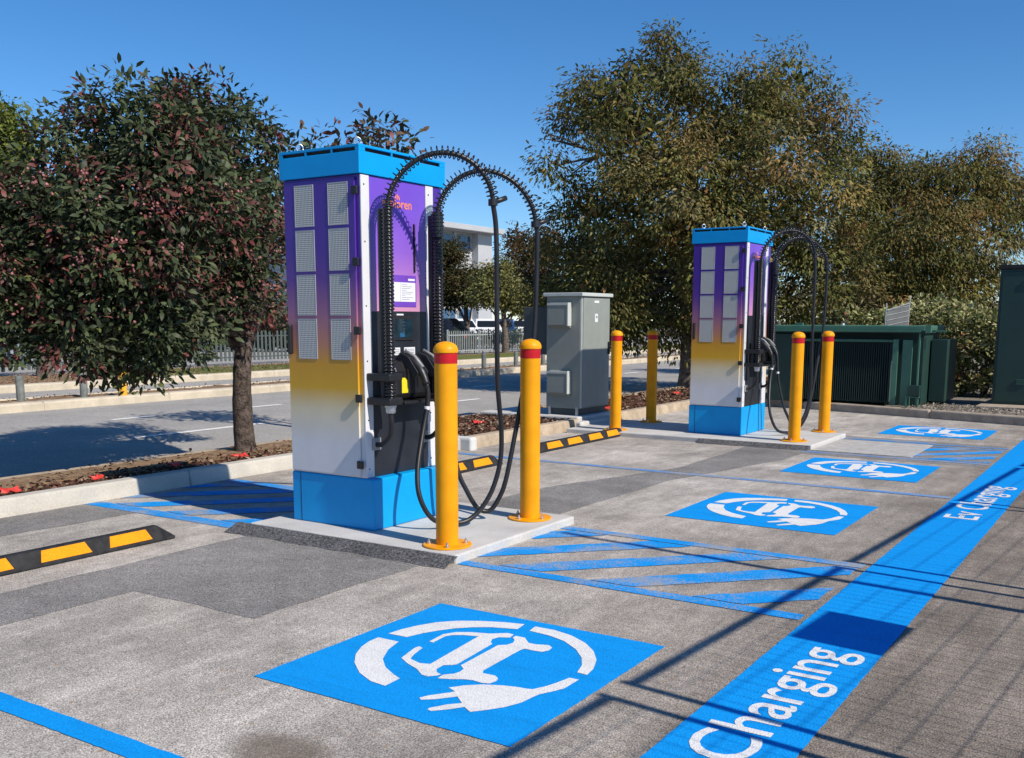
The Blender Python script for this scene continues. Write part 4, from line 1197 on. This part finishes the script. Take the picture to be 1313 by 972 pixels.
# shrubs and hedges
def bush(name, label, cat, loc, lobes, n, per, leaf, spread, pal, seed, mat="leaf_matte", droop=0.0):
    t = thing(name, label, cat, loc)
    st_ = MB()
    for l in lobes:
        st_.tube([(l[0] * 0.9, l[1] * 0.9, 0.0), (l[0], l[1], l[2])], [0.03, 0.012], 6)
    ob("stems", st_, "bark_grey", t)
    crown("foliage", lobes, n, per, leaf, spread, pal, seed, mat, t, droop=droop, shell=0.6, aspect=0.5, core=(n * 2, leaf * 1.5))
    return t
HG = [((0.19, 0.21, 0.065), 3), ((0.36, 0.36, 0.15), 3), ((0.50, 0.47, 0.25), 2.4), ((0.07, 0.10, 0.03), 2), ((0.30, 0.10, 0.05), 0.3)]
hl = []
for i in range(9):
    for j in range(2):
        for k in range(3):
            hl.append((-1.5 + i * 0.38, j * 0.5, 0.35 + k * 0.52 - 0.05 * abs(i - 4) * (k == 2), 0.37))
bush("hedge", "pale green clipped hedge with cream new leaves between transformer and kiosk", "hedge", (-3.3, 18.9, 0.1), hl, 1300, 13, 0.085, 0.085, HG, 51)
DK = [((0.02, 0.028, 0.016), 3), ((0.045, 0.05, 0.03), 2)]
bush("shrub_row", "dark low shrubs behind the palisade fence across the road", "shrub", (-33.7, 31.1, 0), [(-4 + i * 1.0, -2.5 + i * 0.7, 0.7, 0.85) for i in range(8)], 420, 10, 0.2, 0.2, DK, 52)
GH = [((0.05, 0.075, 0.02), 3), ((0.10, 0.12, 0.035), 2)]
bush("low_hedge", "low green hedge along the white steel fence by the parked cars", "hedge", (-23.9, 36.0, 0), [(0, -3.6 + i * 0.62, 0.62, 0.42) for i in range(14)], 420, 10, 0.11, 0.12, GH, 53)

# dry leaf litter and bark chips
def chips(name, regions, n, seed, sz, pal):
    rs_ = np.random.default_rng(seed)
    area = np.array([(r[1] - r[0]) * (r[3] - r[2]) * r[5] for r in regions])
    k = rs_.choice(len(regions), n, p=area / area.sum())
    rg = np.array([r[:5] for r in regions])[k]
    pos = np.column_stack([rs_.uniform(rg[:, 0], rg[:, 1]), rs_.uniform(rg[:, 2], rg[:, 3]), rg[:, 4] + rs_.uniform(0, 0.03, n)])
    axis = rs_.normal(size=(n, 3)); axis[:, 2] *= 0.3
    nrm = np.column_stack([rs_.normal(size=n) * 0.5, rs_.normal(size=n) * 0.5, np.ones(n)])
    me = leaf_mesh(name, "chip", pos, nrm, axis, sz * rs_.uniform(0.5, 1.4, n), pick_cols(rs_, n, pal, 0.4), 0.45, 0.3)
    o = bpy.data.objects.new(name, me); COL.objects.link(o)
    return tag(o, "brown bark chips and dry leaves strewn over the planted verges", "mulch", kind='stuff')
CH = [((0.10, 0.05, 0.033), 4), ((0.18, 0.10, 0.07), 3), ((0.30, 0.22, 0.16), 1.5), ((0.04, 0.022, 0.016), 2), ((0.24, 0.20, 0.12), 0.7)]
chips("bark_mulch", [(-7.60, -7.13, 2.5, 8.9, 0.095, 2.2), (-7.95, -7.6, 2.5, 8.9, 0.11, 0.35), (-7.95, -6.53, 8.9, 11.4, 0.10, 4), (-7.95, -6.53, 12.5, 18, 0.10, 2), (-15.85, -15.15, 6, 40, 0.12, 0.25), (-22.5, -19.3, 8, 22, 0.11, 0.25)], 15000, 61, 0.05, CH)
GC = [((0.30, 0.27, 0.23), 3), ((0.18, 0.15, 0.12), 3), ((0.42, 0.38, 0.32), 1)]
g_ = chips("bed_gravel", [(-3.2, 0.2, 15.55, 16.8, 0.105, 3), (-6, -3.2, 16.2, 17.5, 0.105, 1)], 5000, 62, 0.035, GC)
g_['label'] = "loose grey stones and litter on the bed in front of the kiosk"
g_['category'] = "gravel"

# loose red plastic flags on the mulch
def red_flag(loc, sx, sy, seed, lab):
    r_ = random.Random(seed)
    n = 5
    vs_, fs_ = [], []
    for j in range(n + 1):
        for i in range(n + 1):
            u, v = i / n - 0.5, j / n - 0.5
            vs_.append((u * sx + r_.uniform(-.012, .012), v * sy + r_.uniform(-.012, .012), 0.012 + 0.06 * max(0, 0.4 - abs(u)) * r_.uniform(0.6, 1.3) + (0.02 if r_.random() < 0.15 else 0)))
    for j in range(n):
        for i in range(n):
            a = j * (n + 1) + i
            fs_.append((a, a + 1, a + n + 2, a + n + 1))
    o = ob("red_flag", MB().add(vs_, fs_), "red_plastic", loc=loc)
    s_ = o.modifiers.new("thickness", 'SOLIDIFY'); s_.thickness = 0.003
    tag(o, lab, "plastic scrap", "red plastic scraps on the mulch")
red_flag((-7.16, 4.10, 0.135), 0.11, 0.16, 1, "scrap of bright red plastic on mulch at the near white kerb")
red_flag((-7.17, 4.84, 0.135), 0.07, 0.10, 2, "small scrap of red plastic at the edge of the charger's shadow")
red_flag((-7.25, 5.67, 0.135), 0.12, 0.10, 3, "scrap of dark red plastic on the shaded mulch")
red_flag((-7.22, 6.38, 0.135), 0.10, 0.13, 4, "scrap of red plastic at the foot of the dark tree")
red_flag((-7.15, 10.18, 0.13), 0.14, 0.2, 5, "scrap of faded red plastic on mulch by the sandy kerb")
red_flag((-7.1, 16.1, 0.14), 0.16, 0.16, 6, "scrap of orange-red plastic on mulch behind the shaded bollard")
red_flag((-6.75, 12.85, 0.14), 0.2, 0.25, 7, "scrap of red plastic beside the grey cabinet's slab")

# ------------------------------------------------------------------ across the road
def short_post(y, x, h, mat, lab, grp):
    p = thing("marker_post", lab, "post", (x, y, 0.10), 0, grp)
    ob("shaft", MB().lathe([(0.065, 0), (0.065, h - 0.03), (0.05, h)], n=10), mat, p, smooth='auto')
for x_, y_ in ((-15.3, 7.9), (-15.3, 9.08), (-15.3, 10.2), (-15.45, 20.9), (-15.45, 22.3), (-15.45, 23.9), (-15.4, 31.7), (-15.4, 33.0), (-15.4, 36.2), (-15.4, 6.8), (-15.4, 25.3), (-15.4, 26.7)):
    short_post(y_, x_, 0.42, "post_grey", "short round grey timber post in the road median", "grey posts along the median")
short_post(10.75, -15.0, 0.52, "post_yellow", "short yellow post in the road median under the dark tree", None)

def picket_fence(name, label, x, y0, y1, pitch, h, w, mat, post_mat, post_every):
    f = thing(name, label, "fence", (x, y0, 0.09))
    ob("rail", MB().box(-0.02, 0.02, 0, y1 - y0, 0.12, 0.16), mat, f)
    ob("rail", MB().box(-0.02, 0.02, 0, y1 - y0, h - 0.2, h - 0.16), mat, f)
    n = int((y1 - y0) / pitch)
    pk = mesh_of("picket", MB().add([(0.021, -w / 2, 0.03), (0.033, -w / 2, 0.03), (0.033, w / 2, 0.03), (0.021, w / 2, 0.03), (0.021, -w / 2, h - 0.05), (0.033, -w / 2, h - 0.05), (0.033, w / 2, h - 0.05), (0.021, w / 2, h - 0.05), (0.027, 0, h)],
                                    [(0, 3, 2, 1), (0, 1, 5, 4), (1, 2, 6, 5), (2, 3, 7, 6), (3, 0, 4, 7), (4, 5, 8), (5, 6, 8), (6, 7, 8), (7, 4, 8)]), mat)
    for k in range(n):
        ob("picket", pk, mat, f, loc=(0, (k + 0.5) * pitch, 0))
    ps = mesh_of("fence_post", MB().box(-0.035, 0.02, -0.03, 0.03, 0, h + 0.03), post_mat)
    y = 0
    while y <= y1 - y0:
        ob("fence_post", ps, post_mat, f, loc=(-0.02, y, 0))
        y += post_every
picket_fence("palisade_fence", "grey-green steel palisade fence behind the roadside tree", -24.6, 9.0, 24.5, 0.17, 0.98, 0.085, "fence_green_shaded", "fence_green_shaded", 2.6)
picket_fence("tubular_fence", "white tubular steel fence along the far car park", -22.85, 30.6, 52.0, 0.12, 0.92, 0.03, "fence_white", "fence_white", 2.1)

def make_car(loc, rz, label, mat, van=False):
    c = thing("parked_car", label, "car", loc, rz, "cars parked across the road")
    L, Wd, H = (4.5, 1.8, 1.48) if not van else (4.9, 1.9, 1.95)
    hw = Wd / 2
    low = [(-L / 2, 0.32), (-L / 2 + 0.05, 0.24), (L / 2 - 0.1, 0.24), (L / 2, 0.36), (L / 2 - 0.02, 0.66), (L / 2 - 0.25, 0.80), (L / 2 - 1.15, 0.92), (-L / 2 + 0.25, 0.96), (-L / 2, 0.88)]
    body = ob("body", MB().extrude_y([(x_, z_) for x_, z_ in low], -hw, hw), mat, c, bevel=0.09, seg=3)
    if van:
        b0, b1, t0, t1_ = -L / 2 + 0.05, L / 2 - 0.95, -L / 2 + 0.15, L / 2 - 1.6
    else:
        b0, b1, t0, t1_ = -L / 2 + 0.2, L / 2 - 1.05, -L / 2 + 0.75, L / 2 - 1.95
    zb, zt = 0.90, H
    iw = hw - 0.06; tw = hw - 0.24
    gh = [(b0, -iw, zb), (b1, -iw, zb), (b1, iw, zb), (b0, iw, zb), (t0, -tw, zt), (t1_, -tw, zt), (t1_, tw, zt), (t0, tw, zt)]
    FS = [(0, 3, 2, 1), (4, 5, 6, 7), (0, 1, 5, 4), (1, 2, 6, 5), (2, 3, 7, 6), (3, 0, 4, 7)]
    ob("roof", MB().add(gh, FS), mat, c, bevel=0.07, seg=3)
    G = [Vector(p) for p in gh]
    def pane(a, b_, c_, d_, name, u0, u1, v0, v1):
        q = []
        nr = (b_ - a).cross(d_ - a).normalized()
        for u, v in ((u0, v0), (u1, v0), (u1, v1), (u0, v1)):
            q.append(a.lerp(b_, u).lerp(d_.lerp(c_, u), v) + nr * 0.012)
        ob(name, MB().add(q, [(0, 1, 2, 3)]), "car_glass", c)
    pane(G[1], G[2], G[6], G[5], "windscreen", 0.08, 0.92, 0.14, 0.78)
    pane(G[3], G[0], G[4], G[7], "rear_window", 0.10, 0.90, 0.28, 0.75)
    for a, b_, c_, d_ in ((G[0], G[1], G[5], G[4]), (G[2], G[3], G[7], G[6])):
        pane(a, b_, c_, d_, "side_window", 0.10, 0.47, 0.18, 0.72)
        pane(a, b_, c_, d_, "side_window", 0.53, 0.88, 0.18, 0.72)
    for sx in (-1, 1):
        for sy in (-1, 1):
            w = ob("wheel", MB().lathe([(0.2, -0.1), (0.32, -0.09), (0.33, 0.0), (0.32, 0.09), (0.2, 0.1)], (sx * 1.38, sy * (hw - 0.09), 0.33), 20, 'y'), "tyre", c, smooth='auto')
            ob("rim", MB().lathe([(0.19, -0.012), (0.19, 0.012), (0.05, 0.02)], (sx * 1.38, sy * (hw + 0.012), 0.33), 14, 'y'), "car_silver", w, smooth='auto')
    for sy in (-1, 1):
        ob("headlight", MB().box(L / 2 - 0.16, L / 2 - 0.005, sy * (hw - 0.28) - 0.17, sy * (hw - 0.28) + 0.17, 0.62, 0.74), "lamp_clear", c, bevel=0.02)
        ob("tail_light", MB().box(-L / 2 - 0.015, -L / 2 + 0.1, sy * (hw - 0.2) - 0.13, sy * (hw - 0.2) + 0.13, 0.70, 0.88), "tail_red", c, bevel=0.02)
    return c
make_car((-25.9, 32.6, -0.01), R(200), "black car parked at the end of the white tubular fence", "car_dark")
make_car((-34.5, 47.4, -0.01), R(-40), "white hatchback parked behind the black car", "car_white")
make_car((-38.5, 54.4, -0.01), R(-55), "silver car parked in the row behind the low hedge", "car_silver")
make_car((-34.4, 49.9, -0.01), R(-48), "white sedan with clear windscreen parked behind the low hedge", "car_white")
make_car((-34.7, 52.1, -0.01), R(-60), "dark blue car parked beyond the pale yellow-green tree", "car_blue")
make_car((-35.0, 54.3, -0.01), R(-50), "white car at the end of the row beyond the pale tree", "car_white")
make_car((-32.5, 18.8, -0.01), R(185), "white van with red tail lights behind the palisade fence", "car_white", True)
make_car((-34.3, 22.6, -0.01), R(180), "dark car beside the white van behind the palisade fence", "car_dark")
make_car((-35.0, 26.0, -0.01), R(178), "silver car far behind the dark tree's trunk", "car_silver")

# white office building
bd = thing("office_building", "white three-storey office building with flat overhanging roof and blue windows", "building", (-46, 66.5, -0.01))
D_, LB = 16.0, 15.0
ob("wall", MB().box(-D_, 0, -LB, 0, 0, 8.0), "building_white", bd)
rf = ob("roof", MB().box(-D_ - 1, 1.6, -LB - 1.6, 0.6, 8.05, 8.45), "building_white", bd, bevel=0.03)
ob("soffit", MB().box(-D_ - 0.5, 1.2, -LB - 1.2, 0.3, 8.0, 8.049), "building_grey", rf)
ob("end_wing", MB().box(0.01, 0.6, -1.7, 0.2, 0, 7.98), "building_white", bd)
for z0, h_ in ((0.7, 1.6), (3.4, 1.6), (6.55, 1.3)):
    for k in range(7):
        y1 = -1.95 - k * 2.05
        if k == 0: y1 = -1.95
        w = ob("window", MB().box(0.01, 0.07, y1 - 1.7, y1, z0, z0 + h_), "building_grey", bd)
        for p in range(2):
            ob("pane", MB().box(0.071, 0.09, y1 - 1.62 + p * 0.82, y1 - 0.9 + p * 0.82, z0 + 0.08, z0 + h_ - 0.08), "window_glass", w)

# utility pole far to the right
up_ = thing("utility_pole", "dark timber power pole with crossarm above the kiosk far away", "power pole", (-9.3, 57.5, 0))
ob("pole", MB().tube([(0, 0, 0), (0, 0, 6.4)], [0.16, 0.12], 10), "wood_pole", up_, smooth=True)
ob("crossarm", MB().box(-1.4, 1.6, -0.07, 0.07, 5.85, 6.0), "wood_pole", up_)
ob("brace", MB().tube([(0.9, 0.08, 5.85), (0.0, 0.08, 4.8)], 0.04, 6), "wood_pole", up_)
for dx in (-1.2, 0.5, 1.4):
    ob("insulator", MB().lathe([(0.05, 0), (0.07, 0.1), (0.04, 0.2)], (dx, 0, 6.0), 8), "grey_plastic", up_)

# far background trees closing the view on the right and left of the road
def far_mass(loc, n, seed, lab, pal, spanx, spany, h):
    r_ = random.Random(seed)
    lob_ = [(r_.uniform(-spanx, spanx), r_.uniform(-spany, spany), r_.uniform(0.5, h), r_.uniform(1.0, 1.8)) for _ in range(n)]
    t = thing("tree_belt", lab, "trees", loc)
    t['kind'] = 'stuff'
    st_ = MB()
    for l in lob_:
        st_.tube([(l[0], l[1], 0), (l[0], l[1], l[2])], [0.12, 0.05], 6)
    ob("trunks", st_, "bark_grey", t)
    crown("foliage", lob_, n * 45, 10, 0.32, 0.3, pal, seed, "leaf_matte", t, droop=0.4, shell=0.4)
far_mass((-4, 46, 0), 26, 71, "low olive tree belt far behind the kiosk", OLIVE, 9, 4, 2.6)
far_mass((-42, 34, 0), 26, 72, "dark tree belt behind the palisade fence", DK + OLIVE[:2], 4, 16, 3.0)

# ------------------------------------------------------------------ temporary mesh fence beside the camera (its shadow crosses the bays)
A0, A1 = Vector((0.64, 2.28, 0)), Vector((1.24, 10.08, 0))
dirv = (A1 - A0).normalized()
rz = math.atan2(dirv.y, dirv.x)
def fence_at(y): return A0 + dirv * ((y - A0.y) / dirv.y)
panels = ((0.55, 2.95), (3.12, 5.46), (5.65, 8.02), (8.17, 10.4), (10.55, 12.8))
FH = 2.1
for k, (ya, yb) in enumerate(panels):
    p0, p1 = fence_at(ya), fence_at(yb)
    L = (p1 - p0).length
    fp = thing("temporary_fence_panel", ("galvanised temporary mesh fence panel at the near end of the run", "galvanised temporary mesh fence panel carrying the square sign plate", "galvanised temporary mesh fence panel beside the slim pole", "galvanised temporary mesh fence panel before the last one of the run", "galvanised temporary mesh fence panel ending the run")[k], "fence", (p0.x, p0.y, 0), rz, "temporary fence panels beside the driveway")
    for u in (0, L):
        ob("upright", MB().tube([(u, 0, 0.02), (u, 0, FH + 0.03)], 0.021, 10), "galvanised", fp, smooth=True)
        ob("foot", MB().box(u - 0.12, u + 0.12, -0.28, 0.28, 0.0, 0.10), "concrete_grey", fp, bevel=0.02)
    ob("rail", MB().tube([(0, 0, FH), (L, 0, FH)], 0.021, 10), "galvanised", fp, smooth=True)
    ob("rail", MB().tube([(0, 0, 0.14), (L, 0, 0.14)], 0.018, 10), "galvanised", fp, smooth=True)
    wr = MB()
    n = int(L / 0.075)
    for i in range(1, n):
        u = L * i / n
        wr.box(u - 0.0016, u + 0.0016, -0.0016, 0.0016, 0.15, FH)
    for i in range(1, 13):
        z_ = 0.15 + i * 0.15
        wr.box(0, L, -0.004, -0.0012, z_ - 0.0016, z_ + 0.0016)
    w_ = ob("wire_mesh", wr, "galvanised", fp)
    w_['kind'] = 'stuff'
q = fence_at(4.07)
sgn = thing("fence_sign", "square grey sign plate hung on the temporary fence panel", "sign", (q.x, q.y, 0), rz)
ob("plate", MB().box(0.0, 0.50, -0.04, -0.035, 1.53, 1.905), "galvanised", sgn)
for u in (0.05, 0.45):
    ob("cable_tie", MB().box(u - 0.004, u + 0.004, -0.046, 0.022, 1.85, 1.858), "slot_black", sgn)
pl = thing("slim_pole", "slim galvanised pole standing by the temporary fence", "pole", (1.03, 5.17, 0))  # out-of-view pole, inferred from its long shadow over the bays
ob("shaft", MB().tube([(0, 0, 0), (0, 0, 3.85)], [0.032, 0.026], 12), "galvanised", pl, smooth=True)
ob("footing", MB().box(-0.15, 0.15, -0.15, 0.15, 0, 0.05), "concrete_grey", pl, bevel=0.01)
